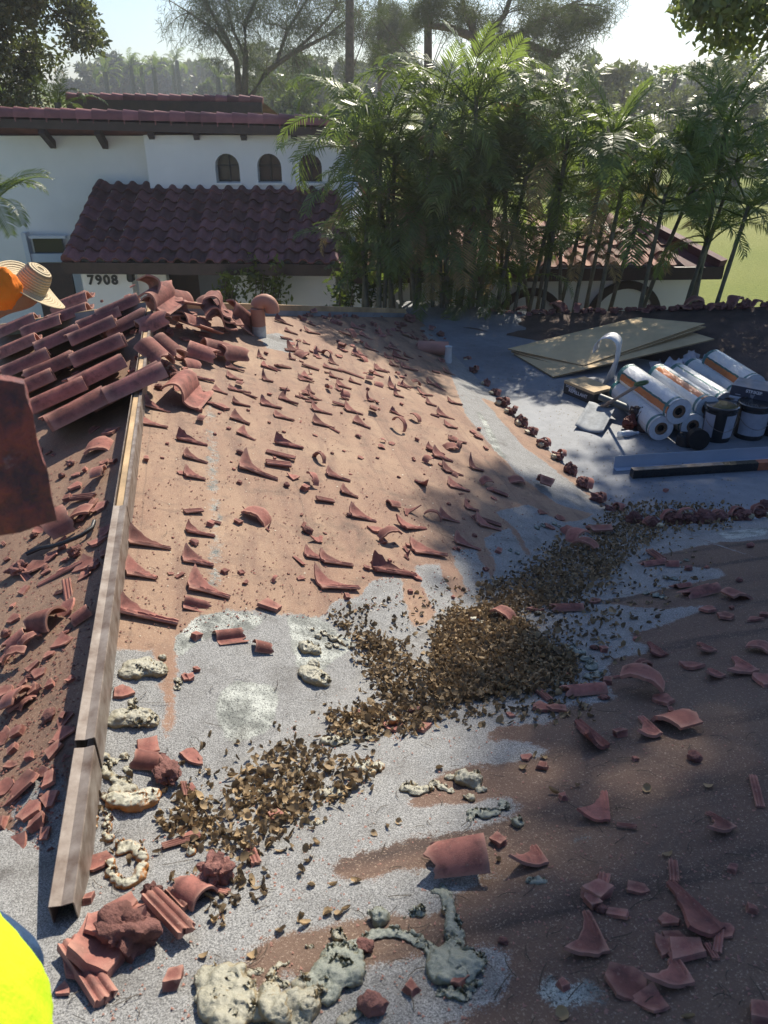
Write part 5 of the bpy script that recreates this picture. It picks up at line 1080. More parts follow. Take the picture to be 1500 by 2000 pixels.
# ------------------------------------------------------------------ dead leaves
def leafverts(q, L, w, rot, curl, fold):
    # 3x5 curled blade in local frame
    out = []
    for i in range(5):
        t = i/4; ww = w*math.sin(math.pi*(.06+.88*t))**.75; a = curl*(t-.3)
        x = math.sin(a)/max(.05, abs(curl))*L if abs(curl) > .05 else t*L; z = (1-math.cos(a))/max(.05, abs(curl))*L
        for s in (-1, 0, 1): out.append((x, s*ww*.5*math.cos(fold), z + abs(s)*ww*.5*math.sin(fold)))
    return out
LF = [(i*3+j, i*3+3+j, i*3+4+j, i*3+1+j) for i in range(4) for j in (0, 1)]
def leafset(name, polys, n, seed, label, hmax=.028, big=1.0, s='auto'):
    r = random.Random(seed); V = []; F = []; rn = []; k = 0
    x0 = [min(p[0] for p in q) for q, _ in polys]; 
    while k < n:
        q, wt = r.choices(polys, [p[1] for p in polys])[0]
        px = r.uniform(min(p[0] for p in q), max(p[0] for p in q)); py = r.uniform(min(p[1] for p in q), max(p[1] for p in q))
        if not inpoly(np.array([px+r.gauss(0, 13)]), np.array([py+r.gauss(0, 9)]), q)[0]: continue
        sf, pt_ = best(px, py)
        d = (pt_-cam.location).length
        if r.random() > min(1, (d/3.4)**1.6*.9+.1): continue
        M3 = Matrix.Rotation(r.uniform(0, 6.28), 3, 'Z') @ Matrix.Rotation(r.gauss(0, .8), 3, 'Y') @ Matrix.Rotation(r.gauss(0, .7), 3, 'X')
        L_ = r.uniform(.018, .042)*big; lv = leafverts(None, L_, L_*r.uniform(.45, .85), 0, r.choice((-1, 1))*r.uniform(.6, 3.4), r.uniform(-.3, 1.3))
        o = len(V); base = pt_ + Vector((0, 0, .003 + hmax*r.random()**1.6))
        V += [tuple(base + M3 @ Vector(v)) for v in lv]; F += [tuple(o+i for i in f) for f in LF]; rn += [r.random()]*8; k += 1
    V = np.array(V); F = np.array(F); me = cardmesh(name, V, F, np.array(rn)); me.polygons.foreach_set('use_smooth', [True]*len(F))
    return me
PB = [(310,1590),(380,1545),(440,1585),(462,1520),(520,1460),(580,1450),(640,1470),(690,1490),(740,1500),(720,1530),(650,1570),(600,1605),(540,1640),(490,1690),(420,1670),(350,1640),(310,1620)]
PC = [(640,1400),(700,1385),(760,1380),(690,1260),(700,1235),(760,1245),(800,1290),(850,1310),(930,1340),(900,1380),(850,1410),(790,1440),(740,1430),(680,1450),(640,1440)]
PD = [(840,1310),(850,1240),(880,1200),(950,1185),(1010,1210),(1060,1260),(1130,1290),(1110,1340),(1020,1350),(900,1370),(850,1350)]
PE = [(930,1180),(945,1150),(1010,1130),(1060,1090),(1100,1050),(1150,1060),(1190,1000),(1230,980),(1330,990),(1450,1008),(1420,1026),(1300,1036),(1230,1080),(1190,1130),(1120,1160),(1080,1190),(1010,1200)]
leafset_me = leafset('leaf_litter', [(PB, .6), (PC, .75), (PD, 1.9), (PE, 2.6)], 11500, 2, '')
lo_ = struct('leaf_litter', leafset_me, M['dry'], 'stuff')
PS = [(700,1180),(1000,1100),(1300,1020),(1400,1100),(1250,1250),(1150,1400),(900,1430),(700,1400)]
PS2 = [(200,1500),(300,1480),(700,1350),(760,1500),(600,1700),(430,1760),(250,1750),(180,1600)]
sp = leafset('scattered_litter', [(PS, 1.6), (PS2, .5), ([(1050,1150),(1240,1140),(1200,1240),(1040,1290)], .5), ([(900,1330),(1140,1330),(1140,1400),(900,1420)], .3), ([(470,1700),(520,1690),(530,1740),(460,1780),(380,1810),(400,1780)], .22), ([(640,1200),(720,1180),(730,1250),(650,1250)], .2)], 1500, 4, '', .004, .95)
struct('leaf_litter', sp, M['dry'], 'stuff')
# fine grit and crumbs
def grit(n, seed, polys, s, size, m, name='grit'):
    r = random.Random(seed); V = []; F = []
    k = 0
    while k < n:
        q = r.choice(polys); px = r.uniform(min(p[0] for p in q), max(p[0] for p in q)); py = r.uniform(min(p[1] for p in q), max(p[1] for p in q))
        if not inpoly(np.array([px]), np.array([py]), q)[0]: continue
        k += 1; c = hit(px, py, s, .003); sz = size*r.uniform(.4, 1.6); o = len(V)
        for d in ((1, 0, 0), (-.3, .9, 0), (-.6, -.7, 0), (.1, .1, .8)): V.append(tuple(c + Vector((d[0]*r.uniform(.6, 1.2), d[1]*r.uniform(.6, 1.2), d[2]*r.uniform(.5, 1)))*sz))
        F += [(o, o+1, o+3), (o+1, o+2, o+3), (o+2, o, o+3)]
    return struct(name, mesh(name, np.array(V), np.array(F)), m, 'stuff')
PA_ = [(300, 640), (560, 610), (860, 650), (1000, 900), (1100, 1000), (900, 1180), (640, 1200), (340, 1240), (230, 1260), (250, 1000)]
grit(2600, 1, [PA_], 'A', .006, M['mortar']); grit(1800, 2, [[(200, 1300), (900, 1250), (1500, 1100), (1500, 2000), (150, 2000)]], 'B', .004, M['terra_old']); grit(1500, 3, [[(0, 1000), (230, 820), (180, 1250), (90, 1750), (0, 1750)]], 'L', .006, M['mortar'])
grit(160, 5, [PA_], 'A', .006, mat('white_crumb', (.7, .62, .48), .8, .2, 5, 0, rnd=0)); grit(500, 6, [[(1000, 700), (1400, 900), (1500, 1000), (1200, 990), (900, 660)]], 'F', .007, M['dry'])
tw = []; tf = []
r_ = random.Random(9)
for k in range(420):
    px_, py_ = r_.uniform(150, 1500), r_.uniform(760, 1990); sf, c_ = best(px_, py_); a_ = r_.uniform(0, 6.28); L_ = r_.uniform(.02, .09); b_ = r_.uniform(-1.5, 1.5)
    if px_ > 1100 and py_ < 1020: continue
    for i in range(5):
        q_ = c_ + Vector((math.cos(a_+b_*i/4), math.sin(a_+b_*i/4), 0))*L_*i/4; pr_ = W(0, 1, 0)*.0012
        a2, b2 = ab(q_); q_.z = max(zs('A', a2, b2) if b2 > BR else -9, zs('B', a2, b2)) + .006 + .004*math.sin(i)
        tw += [tuple(q_+Vector((.0011*math.sin(a_), -.0011*math.cos(a_), 0))), tuple(q_-Vector((.0011*math.sin(a_), -.0011*math.cos(a_), 0)))]
    o_ = len(tw)-10; tf += [(o_+2*i, o_+2*i+1, o_+2*i+3, o_+2*i+2) for i in range(4)]
struct('twig_litter', mesh('twig_litter', np.array(tw), np.array(tf)), mat('dark_twig', (.06, .045, .03), .9, .3, 9, 0, rnd=0), 'stuff')
lone = [(603,1682), (592,1702), (608,1728), (655,1728), (640,1780), (600,1805), (545,1820), (585,1798), (660,1785), (680,1775), (490,1868), (420,1800), (435,1808), (520,1748), (732,1632), (755,1615), (780,1610), (700,1722), (395,1870), (620,1650), (860,1500), (870,1790), (1065,1480), (1045,1478), (1020,1500), (1130,1535), (1380,1536), (1340,1990), (1100,1990), (154,1536), (1300,1672), (977,1682), (1262,1545), (1085,1550)]
lm = []
for k in range(6):
    lv = [leafverts(None, .036, .026, 0, c_, f_) for c_, f_ in ((2.5, .5), (3.1, .9), (-2.4, .3), (1.8, 1.2), (2.9, .2), (-1.9, .9))][k]
    me = cardmesh('dry_leaf', np.array(lv), np.array(LF), np.full(8, .3+.12*k)); me.polygons.foreach_set('use_smooth', [True]*8); me.materials.append(M['dry']); lm.append(me)
KN['leaf'] = ('dry_leaf', 'leaf', 'curled dry leaf'); SH['leaf'] = lm
for px, py in lone: shard('leaf', px, py, 'B', rz.uniform(.75, 1.15), rz.uniform(0, 360), rz.uniform(-14, 14), rz.uniform(-18, 18), .0015 if px > 160 else .13, 'dry')

# ------------------------------------------------------------------ materials stored on the flat roof
def FH(px, py, up=0.0): return hit(px, py, 'F', up)
def plym(name, colr):
    m = mat(name, colr, .8, .2, 3, .3, 30, .002, rnd=.05); return m
M['ply'] = plym('plywood', (.64, .47, .26)); M['ply_edge'] = mat('plywood_edge', (.20, .14, .07), .8, .4, 60, 0, rnd=0)
for cs_, lb in (([(1004, 693, .012), (1080, 738, .012), (1394, 664, .27), (1335, 646, .25)], 'lowest plywood sheet, sticking out toward the camera'), ([(998, 688, .04), (1126, 724, .04), (1378, 640, .35), (1250, 628, .2)], 'middle plywood sheet showing only its stepped edge'), ([(992, 683, .075), (1140, 716, .075), (1376, 634, .39), (1244, 622, .24)], 'top plywood sheet dappled with leaf shadows')):
    P4 = [FH(*c_) for c_ in cs_]
    t = thing('plywood_sheet', P4[0], lb, 'plywood', 'plywood sheets stacked on the flat roof')
    c_ = sum(P4, Vector())/4
    part('panel', MB().prism([p for p in P4], (0, 0, .016)), M['ply'], t)
    Q4 = [c_+(p-c_)*1.002 for p in P4]; part('laminated_edge', MB().prism([Q + Vector((0, 0, .003)) for Q in Q4], (0, 0, .009)), M['ply_edge'], t)
def roll_mat():
    m, t, N, L, p = nt('wrapped_membrane'); tc = N.new('ShaderNodeTexCoord').outputs['Generated']; uv = N.new('ShaderNodeAttribute'); uv.attribute_name = 'ang'
    a = uv.outputs['Fac']; ax = N.new('ShaderNodeAttribute'); ax.attribute_name = 'axl'; nz = noise_n(t, 14, 4, N.new('ShaderNodeTexCoord').outputs['Object'])
    aw = math_n(t, 'ADD', a, math_n(t, 'MULTIPLY', math_n(t, 'SUBTRACT', nz.outputs[0], .5), .03))
    c = ramp(t, aw, [(0, (.62, .64, .66)), (.18, (.62, .64, .66)), (.185, (.04, .12, .12)), (.205, (.04, .12, .12)), (.21, (.52, .17, .05)), (.29, (.52, .17, .05)), (.295, (.62, .64, .66)), (.62, (.64, .66, .68)), (.63, (.05, .16, .16)), (.66, (.62, .64, .66))])
    c.color_ramp.interpolation = 'CONSTANT'
    c2 = mix(t, ramp(t, ax.outputs['Fac'], [(.02, 0.0), (.03, 1.0), (.06, 1.0), (.07, 0.0), (.93, 0.0), (.94, 1.0)]).outputs[0], c.outputs[0], (.05, .16, .17))
    L.new(c2, p.inputs['Base Color']); p.inputs['Roughness'].default_value = .22; p.inputs['Coat Weight'].default_value = .6; p.inputs['Coat Roughness'].default_value = .12
    w = noise_n(t, 22, 3, N.new('ShaderNodeTexCoord').outputs['Object'], .6, 1.2); bump(t, w.outputs[0], .8, .02, p); return m
M['roll'] = roll_mat(); M['core'] = mat('cardboard_core', (.20, .12, .07), .8, .3, 9, 0, rnd=0); M['hole'] = mat('dark_core_hole', (.015, .013, .012), .9, .1, 9, 0, rnd=0); M['white_end'] = mat('white_wrap_end', (.6, .62, .65), .5, .15, 20, .3, 30, .004, rnd=0)
def roll(near, far, r, up, rot, lb):
    a = FH(*near, up); b = FH(*far, up); d = (b-a).normalized(); b = a + d*min(1.06, (b-a).length)
    t = thing('membrane_roll', a, lb, 'membrane roll', 'wrapped membrane rolls on the flat roof'); n = 40; m_ = 14
    x = d.cross(Vector((0, 0, 1))).normalized(); y = x.cross(d)
    V = []; A_ = []; X_ = []
    for i in range(m_+1):
        for k in range(n):
            an = 2*math.pi*k/n; rr = r*(1+.012*N1(i*.9, k*.35, rot)); V.append(a + d*(i/m_)*(b-a).length + x*math.cos(an)*rr + y*math.sin(an)*rr - t.location); A_.append(((k/n)+rot) % 1); X_.append(i/m_)
    F = [(i*n+k, i*n+(k+1) % n, (i+1)*n+(k+1) % n, (i+1)*n+k) for i in range(m_) for k in range(n)]
    me = mesh('wrap', V, F, True)
    for nm, vals in (('ang', A_), ('axl', X_)): at = me.attributes.new(nm, 'FLOAT', 'POINT'); at.data.foreach_set('value', np.array(vals, np.float32))
    obj('wrap', me, M['roll'], t)
    for e, sg in ((a, -1), (b, 1)):
        o_ = e - t.location
        for nm, r0, r1, mm, off in (('end_face', r*.52, r*.985, M['white_end'], .004), ('core_ring', r*.28, r*.52, M['core'], -.006), ('core_hole', 0.001, r*.28, M['hole'], -.03)):
            vs = []
            for k in range(28):
                an = 2*math.pi*k/28; u = x*math.cos(an)+y*math.sin(an); vs += [o_+u*r0+d*sg*off, o_+u*r1+d*sg*off]
            obj(nm, MB().add(vs, [(2*k, 2*k+1, (2*k+3) % 56, (2*k+2) % 56) for k in range(28)]), mm, t)
roll((1291, 837), (1206, 758), .125, .125, .5, 'lowest membrane roll, nearest the shovel')
roll((1326, 804), (1225, 732), .13, .30, .78, 'membrane roll with the wide orange stripe, second from the shovel')
roll((1353, 832), (1270, 765), .125, .125, .2, 'membrane roll half hidden under the second and third rolls')
roll((1382, 797), (1285, 732), .125, .28, .93, 'third membrane roll from the shovel, orange stripe along its top')
roll((1417, 787), (1322, 728), .115, .2, .33, 'crinkled silver membrane roll, fourth from the shovel')
roll((1440, 772), (1352, 718), .12, .125, .75, 'membrane roll with a teal stripe, lying behind the fourth')
roll((1472, 755), (1392, 704), .13, .27, .78, 'farthest membrane roll, raised high behind the dark boxes')
for k_, (na, fa) in enumerate((((1382, 797), (1285, 732)), ((1417, 787), (1322, 728)))): pass
# crumpled plastic wrap
V, F, rn = cards([tuple(FH(1300+30*i, 722-2*i, .1)-FH(1330, 720, .1)) for i in range(4)], .1, 60, .16, .8, .6, 3)
m_, t_, N_, L_, p_ = nt('clear_plastic_wrap'); p_.inputs['Base Color'].default_value = (.7, .72, .8, 1); p_.inputs['Roughness'].default_value = .15; p_.inputs['Alpha'].default_value = .45
w_ = obj('plastic_wrap', cardmesh('plastic_wrap', V, F, rn), m_); w_.location = FH(1330, 720, .1); tag(w_, 'crumpled clear plastic wrap behind the rolls', 'plastic wrap')
# curled metal sheet
q = FH(1176, 752); mb = MB(); vs = []; n = 18
for k in range(n+1):
    an = R(200 - 190*k/n) ; 
    for z in (0, 1):
        x_ = -.09 + .13*math.cos(an); zz = .42 + .13*math.sin(an)
        vs.append(q + Vector((x_+.06+.13*z, .24*z, zz)))
for p in ((.10, 0, .3), (.23, .24, .3), (.0, 0, .0), (.2, .24, .0)): vs.append(q + Vector(p))
mb.add(vs, [(2*k, 2*k+1, 2*k+3, 2*k+2) for k in range(n+2)]); sh_ = obj('curled_sheet', mb, mat('white_sheet_metal', (.6, .6, .6), .4, .08, 3, 0, rnd=0)); sh_.modifiers.new('s', 'SOLIDIFY').thickness = .004
sh_.data.polygons.foreach_set('use_smooth', [True]*len(sh_.data.polygons)); tag(sh_, 'curled white metal sheet standing behind the brown carton', 'metal sheet')
# brown carton with black sides
def text_mesh(body, size, ext=.0015, bold=.0):
    cu = bpy.data.curves.new('lettering', 'FONT'); cu.body = body; cu.size = size; cu.extrude = ext; cu.offset = bold; cu.align_x = 'CENTER'; cu.align_y = 'CENTER'
    o = bpy.data.objects.new('lettering', cu); C.objects.link(o); bpy.context.view_layer.update()
    me = bpy.data.meshes.new_from_object(o.evaluated_get(bpy.context.evaluated_depsgraph_get())); bpy.data.objects.remove(o); return me
def orient(me, org, xd, zd, off=0.0):
    xd = Vector(xd).normalized(); zd = Vector(zd).normalized(); nd = xd.cross(zd)
    for v in me.vertices: v.co = org + xd*v.co.x + zd*v.co.y + nd*(v.co.z+off)
    return me
M['print_white'] = mat('white_print', (.65, .66, .68), .6, .05, 3, 0, rnd=0)
H = .15; tA, tB, tC, tD = [FH(px, py, H) for px, py in ((1103, 743), (1160, 766), (1196, 757), (1142, 735))]
bx = thing('carton', tA - Vector((0, 0, H)), 'brown topped carton with printed black side beside the shovel', 'box', None)
part('carton_body', MB().prism([p - Vector((0, 0, H-.004)) for p in (tA, tB, tC, tD)], (0, 0, H-.03)), mat('black_carton_side', (.05, .045, .04), .7, .2, 4, 0, rnd=0), bx)
cc = (tA+tB+tC+tD)/4
part('carton_lid', MB().prism([cc+(p-cc)*1.015 - Vector((0, 0, .03)) for p in (tA, tB, tC, tD)], (0, 0, .03)), mat('brown_cardboard', (.50, .36, .20), .8, .12, 4, .1, rnd=0), bx)
xd = (tB-tA).normalized(); part('lettering', orient(text_mesh('REPELLANT', .055, bold=.001), (tA+tB)/2 - Vector((0, 0, .085)), xd, (0, 0, 1), .004), M['print_white'], bx)
for z_ in (.04, .055): part('print_line', MB().beam(tA+xd*.03-Vector((0, 0, z_)) + xd.cross(Vector((0, 0, 1)))*.003, tA+xd*.18-Vector((0, 0, z_)) + xd.cross(Vector((0, 0, 1)))*.003, .002, .005), M['print_white'], bx)
# striker cartons on a plain carton
navy = mat('navy_carton', (.045, .05, .075), .55, .15, 4, 0, rnd=0); stripe = mat('pale_carton_stripe', (.5, .53, .6), .6, .05, 3, 0, rnd=0)
def striker(p0, p1, up, h, lb, depth=.28):
    a = FH(*p0, up); b = FH(*p1, up); d = (b-a).normalized(); bk = Vector((-d.y, d.x, 0)); L_ = .52; b = a + d*L_
    t = thing('nail_carton', a, lb, 'box', 'navy nail cartons'); 
    part('carton_body', MB().prism([a, b, b+bk*depth, a+bk*depth], (0, 0, h)), navy, t)
    f = -bk
    part('carton_top', MB().prism([p+Vector((0, 0, h)) for p in (a, b, b+bk*depth, a+bk*depth)], (0, 0, .003)), mat('grey_carton_top', (.22, .22, .25), .5, .3, 8, 0, rnd=0), t)
    part('pale_band', MB().prism([a+f*.001, b+f*.001, b+f*.003, a+f*.003], (0, 0, h*.16)), stripe, t)
    part('lettering', orient(text_mesh('STRIKER', .042, bold=.0016), a + d*L_*.42 + Vector((0, 0, h*.74)), d, (0, 0, 1), .004), M['print_white'], t)
    bd = MB(); cq = a + d*L_*.40 + Vector((0, 0, h*.40)) + f*.004     # grey emblem blob
    for k, (ox, oz, s_) in enumerate(((0, 0, .03), (-.012, .012, .014), (.016, .014, .014), (.006, -.014, .012))):
        bd.prism([cq + d*(ox+s_*.6*math.cos(x_)) + Vector((0, 0, oz+s_*.5*math.sin(x_))) for x_ in [2*math.pi*j/9 for j in range(9)]], f*(.001+.0004*k))
    part('emblem', bd, mat('grey_print', (.25, .26, .3), .7, .1, 4, 0, rnd=0), t)
    part('small_print', MB().beam(a+d*.05+f*.004+Vector((0, 0, h*.35)), a+d*.10+f*.004+Vector((0, 0, h*.35)), .001, .006), stripe, t)
    return a, b, bk
a, b, bk = striker((1426, 806), (1500, 822), .19, .125, 'lower navy carton with pale band, resting above the bucket')
striker((1424, 775), (1500, 790), .318, .125, 'upper navy carton with pale band')
lo = [p + Vector((0, 0, -.19)) + bk*.08 for p in (a, b)]; t = thing('carton', lo[0], 'plain dark carton hidden below the navy cartons', 'box')
part('carton_body', MB().prism([lo[0], lo[1], lo[1]+bk*.16, lo[0]+bk*.18], (0, 0, .187)), M['black_c'] if 'black_c' in M else M['iron'], t)
# buckets
def bucket(px, py, lb, lab, openlid):
    q = FH(px, py); t = thing('bucket', q, lb, 'bucket', 'black buckets of roofing cement'); r = .15; h = .34
    part('bucket_body', MB().lathe(q, [(r*.9, 0), (r, h*.9), (r*1.02, h)], 32), mat('black_plastic', (.02, .02, .022), .35, .1, 4, 0, rnd=0), t, 50)
    part('bucket_lid', MB().lathe(q+Vector((0, 0, h)), [(r*1.06, -.03), (r*1.08, -.02), (r*1.08, .012), (r*1.0, .018), (r*.94, .006), (.02, .006)], 32), mat('glossy_black_lid', (.03, .03, .03), .2, .1, 4, 0, rnd=0, coat=.5), t, 50)
    for a0, a1 in lab:
        vs = []
        for k in range(13):
            an = R(a0+(a1-a0)*k/12)
            for z, rr in ((.05, r*.915+.003), (h*.84, r*.99+.003)): vs.append(q + Vector((rr*math.cos(an), rr*math.sin(an), z)))
        part('bucket_label', MB().add(vs, [(2*k, 2*k+2, 2*k+3, 2*k+1) for k in range(12)]), M['label_grey'], t, 50)
    pts = [q + Vector((r*1.06*math.cos(R(-90+x_)), r*1.06*math.sin(R(-90+x_)) - .006, .26-.13*math.cos(R(x_)))) for x_ in range(-85, 86, 10)]
    part('bail_handle', MB().tube(pts, .003, 5), M['metal'], t, 60)
M['label_grey'] = mat('grey_paper_label', (.38, .40, .46), .6, .2, 12, 0, rnd=0)
bucket(1396, 855, 'black bucket with a silver lid reflection and split label', [(-175, -128), (-88, -30)], True)
bucket(1460, 851, 'black bucket with a wide grey label under the navy cartons', [(-160, -20)], False)
q = FH(1337, 868); tag(obj('flashing_roll', MB().lathe(q, [(.085, 0), (.085, .10), (.05, .102), (.035, .08), (.01, .08)], 28), mat('black_rubber_roll', (.025, .024, .023), .6, .3, 20, .3, rnd=0), sharp=50), 'small black roll standing on end beside the bucket', 'tape roll')
q = FH(1362, 857, .1); mb = MB(); mb.lathe((0, 0, 0), [(.03, -.05), (.1, -.05), (.1, .05), (.03, .05)], 28, Matrix.Rotation(R(80), 3, 'X') ); mb.v = [tuple(Vector(v)+q) for v in mb.v]
tag(obj('flashing_roll', mb, M['hole'], sharp=50), 'black roll standing upright between bucket and membrane roll', 'tape roll')
# shovel
sv = thing('shovel', FH(1165, 845), 'grey scoop shovel with green D grip leaning on the rolls', 'shovel')
tip = [FH(1122, 836, .008), FH(1176, 850, .008)]; topc = [FH(1152, 786, .07), FH(1203, 797, .09)]
vs = []
for i in range(9):
    t_ = i/8; l = tip[0].lerp(topc[0], t_); r_ = tip[1].lerp(topc[1], t_)
    for j in range(11):
        s = j/10; p = l.lerp(r_, s); e = abs(s-.5)*2
        if i > 6: p = p + (tip[0]-topc[0]).normalized()*((i-6)*.03*(1-math.sin(math.pi*(s*2 % 1)))*.8)
        vs.append(p + Vector((0, 0, .035*e**2.2)))
blade = MB().add(vs, [(i*11+j, i*11+j+1, i*11+j+12, i*11+j+11) for i in range(8) for j in range(10)])
bo = part('blade', blade, mat('worn_aluminium', (.24, .26, .28), .75, .35, 14, .5, 50, .003, metal=.1, rnd=0), sv, 50); bo.modifiers.new('s', 'SOLIDIFY').thickness = .004
hA = (topc[0]+topc[1])/2 + Vector((0, 0, -.02)); hB = FH(1247, 752, .52)
part('socket', MB().tube([hA + (hA-hB)*.12, hA, hA.lerp(hB, .25)], [.022, .024, .019], 12), M['metal'], sv, 60)
part('shaft', MB().tube([hA.lerp(hB, .24), hB], .016, 12), mat('grey_shaft', (.16, .15, .15), .5, .2, 9, 0, rnd=0), sv, 60)
dv = (hB-hA).normalized(); xx = Vector((1, .3, 0)).normalized(); gr = [hB, hB + xx*-.05 + dv*.03, hB + xx*-.055+dv*.08, hB + dv*.1 + xx*.055, hB + xx*.055+dv*.03, hB]
gr = [hB + xx*(.062*math.sin(a)) + dv*(.055-.055*math.cos(a)) for a in [2*math.pi*k/18 for k in range(19)]]
part('grip', MB().tube(gr, .014, 8), mat('green_plastic', (.06, .13, .05), .4, .1, 9, 0, rnd=0), sv, 60)
# grey tool handle, torn bag, bottle
pA, pB = FH(1172, 775, .16), FH(1232, 800, .12); tag(obj('tube_holder', MB().tube([pA, pA.lerp(pB, .5), pB], [.035, .04, .04], 14), mat('grey_green_tube', (.09, .11, .11), .5, .2, 9, 0, rnd=0), sharp=60), 'dark grey tube lying across the shovel shaft', 'tube')
q = FH(1240, 838); bag = thing('tool_bag', q, 'torn red and black bag slumped at the roll ends', 'bag'); 
for nm, dx, dy, dz, sc_, c_ in (('red_side', -.07, -.02, 0, 1.9, (.16, .04, .025)), ('black_side', .05, .03, .0, 2.3, (.018, .018, .02)), ('fold', -.01, .05, .12, 1.5, (.07, .05, .045)), ('bottom', .05, -.05, -.02, 1.5, (.12, .07, .05))):
    me = lump(len(nm)+90, .09, .6, 4); me.materials.append(mat(nm+'_cloth', c_, .7, .4, 18, .8, 40, .01, rnd=0)); o = bpy.data.objects.new(nm, me); C.objects.link(o); o.parent = bag; o.location = (dx, dy, dz); o.scale = (sc_*.75, sc_*.75, sc_*1.35)
q = FH(1225, 847, .03); xb = Vector((.98, .15, .02)); mb = MB(); Mx = xb.to_track_quat('Z', 'Y').to_matrix()
bt = thing('water_bottle', q, 'crushed clear plastic bottle lying by the torn bag', 'bottle')
mb.lathe(q-xb*.1, [(.02, 0), (.032, .01), (.03, .05), (.033, .08), (.029, .11), (.032, .14), (.014, .18), (.013, .2)], 14, Mx); m_, t_, N_, L_, p_ = nt('clear_bottle'); p_.inputs['Base Color'].default_value = (.55, .62, .7, 1); p_.inputs['Roughness'].default_value = .15; p_.inputs['Alpha'].default_value = .6
part('bottle_body', mb, m_, bt, 50); part('bottle_cap', MB().lathe(q+xb*.1, [(.015, 0), (.015, .02), (.002, .021)], 12, Mx), stripe, bt); part('bottle_label', MB().lathe(q-xb*.02, [(.0335, 0), (.0345, .001), (.0345, .04), (.0335, .041)], 14, Mx), M['label_grey'], bt)
# drip edge and black beam
bl = mat('blue_white_metal', (.42, .47, .55), .4, .1, 4, 0, rnd=0)
a, b = FH(1198, 914), FH(1640, 886); d = (b-a).normalized(); u = Vector((0, 0, 1)); s_ = d.cross(u)
dt = thing('drip_edge', a, 'blue white metal drip edge lying behind the black beam', 'drip edge'); part('upright_flange', MB().beam(a+u*.06, b+u*.06, .003, .12), bl, dt); part('base_flange', MB().beam(a+s_*.035+u*.003, b+s_*.035+u*.003, .07, .003), bl, dt)
a, b = FH(1234, 924, .04), FH(1640, 898, .04); bm_ = thing('black_beam', a, 'long black wrapped beam with an orange end on the flat roof', 'beam'); L_ = (b-a).length; d = (b-a)/L_
fo = (FH(1472, 905, .04)-a).length
part('beam_body', MB().beam(a, a+d*fo, .07, .075), mat('black_wrap', (.02, .019, .018), .3, .3, 9, .3, rnd=0, coat=.3), bm_); part('orange_end', MB().beam(a+d*(fo+.001), b, .071, .076), mat('faded_orange_wrap', (.42, .13, .06), .6, .3, 30, .2, rnd=0), bm_)
part('sheen_strip', MB().beam(a+u*.0395, a+d*fo*.72+u*.0395, .06, .003), M['metal'], bm_)  # pale strip standing in for the sheen along the beam's top
a = FH(1478, 838, .02); tag(obj('white_board', MB().beam(a, a+Vector((.9, -.1, .02)), .18, .05), M['white_end']), 'white board end at the right edge behind the buckets', 'board')
zs5("L,1080,655,.9 L,1130,640,.5 C,1090,640,2 C,1150,830,2 C,1300,960,1.5 L,1440,622,1 P,1405,606,1", 0, 0, 1, 'F')
# tiles and debris on the crest of the dark upstand
rc_ = random.Random(4)
for k in range(56):
    t_ = (k+.5*rc_.random())/56; p = c4.lerp(c3, t_) + Vector((rc_.gauss(0, .03), rc_.gauss(0, .05), .0)); kd = rc_.choice(['lump', 'block', 'arc', 'lump', 'mortar'])
    o = shard(kd, 1200, 700, 'F', rc_.uniform(.9, 1.5)*(.8 if kd == 'mortar' else 1.2), rc_.uniform(0, 360), 0, 0, m='terra_old', label='%s debris lump counted from the palms along the dark crest' % ordn(k+1)); o.location = p
    o['group'] = 'debris along the crest behind the plywood'

# ------------------------------------------------------------------ labels for the scattered pieces
LM = [(270, 1312, 'the upper cream foam pad'), (262, 1408, 'the lower cream foam pad'), (612, 1325, 'the round browned foam disc'), (245, 1690, 'the hollow foam ring'), (520, 1560, 'the brown leaf pile'), (900, 1692, 'the pink half round tile'), (655, 1890, 'the large grooved foam pad'),
      (895, 1890, 'the folded foam pad'), (950, 1590, 'the green foam sausage'), (1010, 1612, 'the lone foam egg'), (950, 1270, 'the dark leaf pile'), (1140, 1295, 'the mint foam roll by the leaves'), (1100, 1190, 'the broken tile in the valley'), (1280, 1165, 'the mint foam roll by the eave'), (1340, 1110, 'the small tile pile'),
      (1168, 1842, 'the large fan shaped corner'), (1374, 1794, 'the upper right fan shaped corner'), (1222, 1918, 'the big red slab at the bottom'), (1182, 1590, 'the leaf shaped slab'), (1416, 1614, 'the rightmost fan shaped corner'), (1054, 1682, 'the fan corner right of the pink tile'), (760, 1421, 'the wedge tile with the orange ball'), (1460, 1310, 'the right hand tile edge'),
      (300, 1756, 'the end of the ridge channel'), (350, 1500, 'the saddle shaped mortar piece'), (95, 1220, 'the dark half round tile left of the ridge'), (68, 1112, 'the black conduit'), (128, 1430, 'the dark slabs beside the channel joint'), (32, 1655, 'the yellow vest'), (184, 840, 'the front tile stack'), (150, 952, 'the blurred tile'), (235, 700, 'the middle tile stacks'), (205, 1040, 'the wooden ridge board'), (255, 600, 'the far tile stack'), (120, 720, 'the broken ended stack'),
      (320, 640, 'the far tile heap'), (340, 735, 'the rubble on the ridge board'), (420, 690, 'the curved pieces below the heap'), (1075, 1010, 'the foot of the sunny slope'), (500, 650, 'the vent pipe'), (848, 685, 'the rust red cylinder'), (640, 615, 'the far hip board'), (740, 620, 'the middle of the far hip'), (1150, 830, 'the shovel'), (1400, 610, 'the dark crest'), (1110, 640, 'the plywood')]
groups = {}; rows = {}
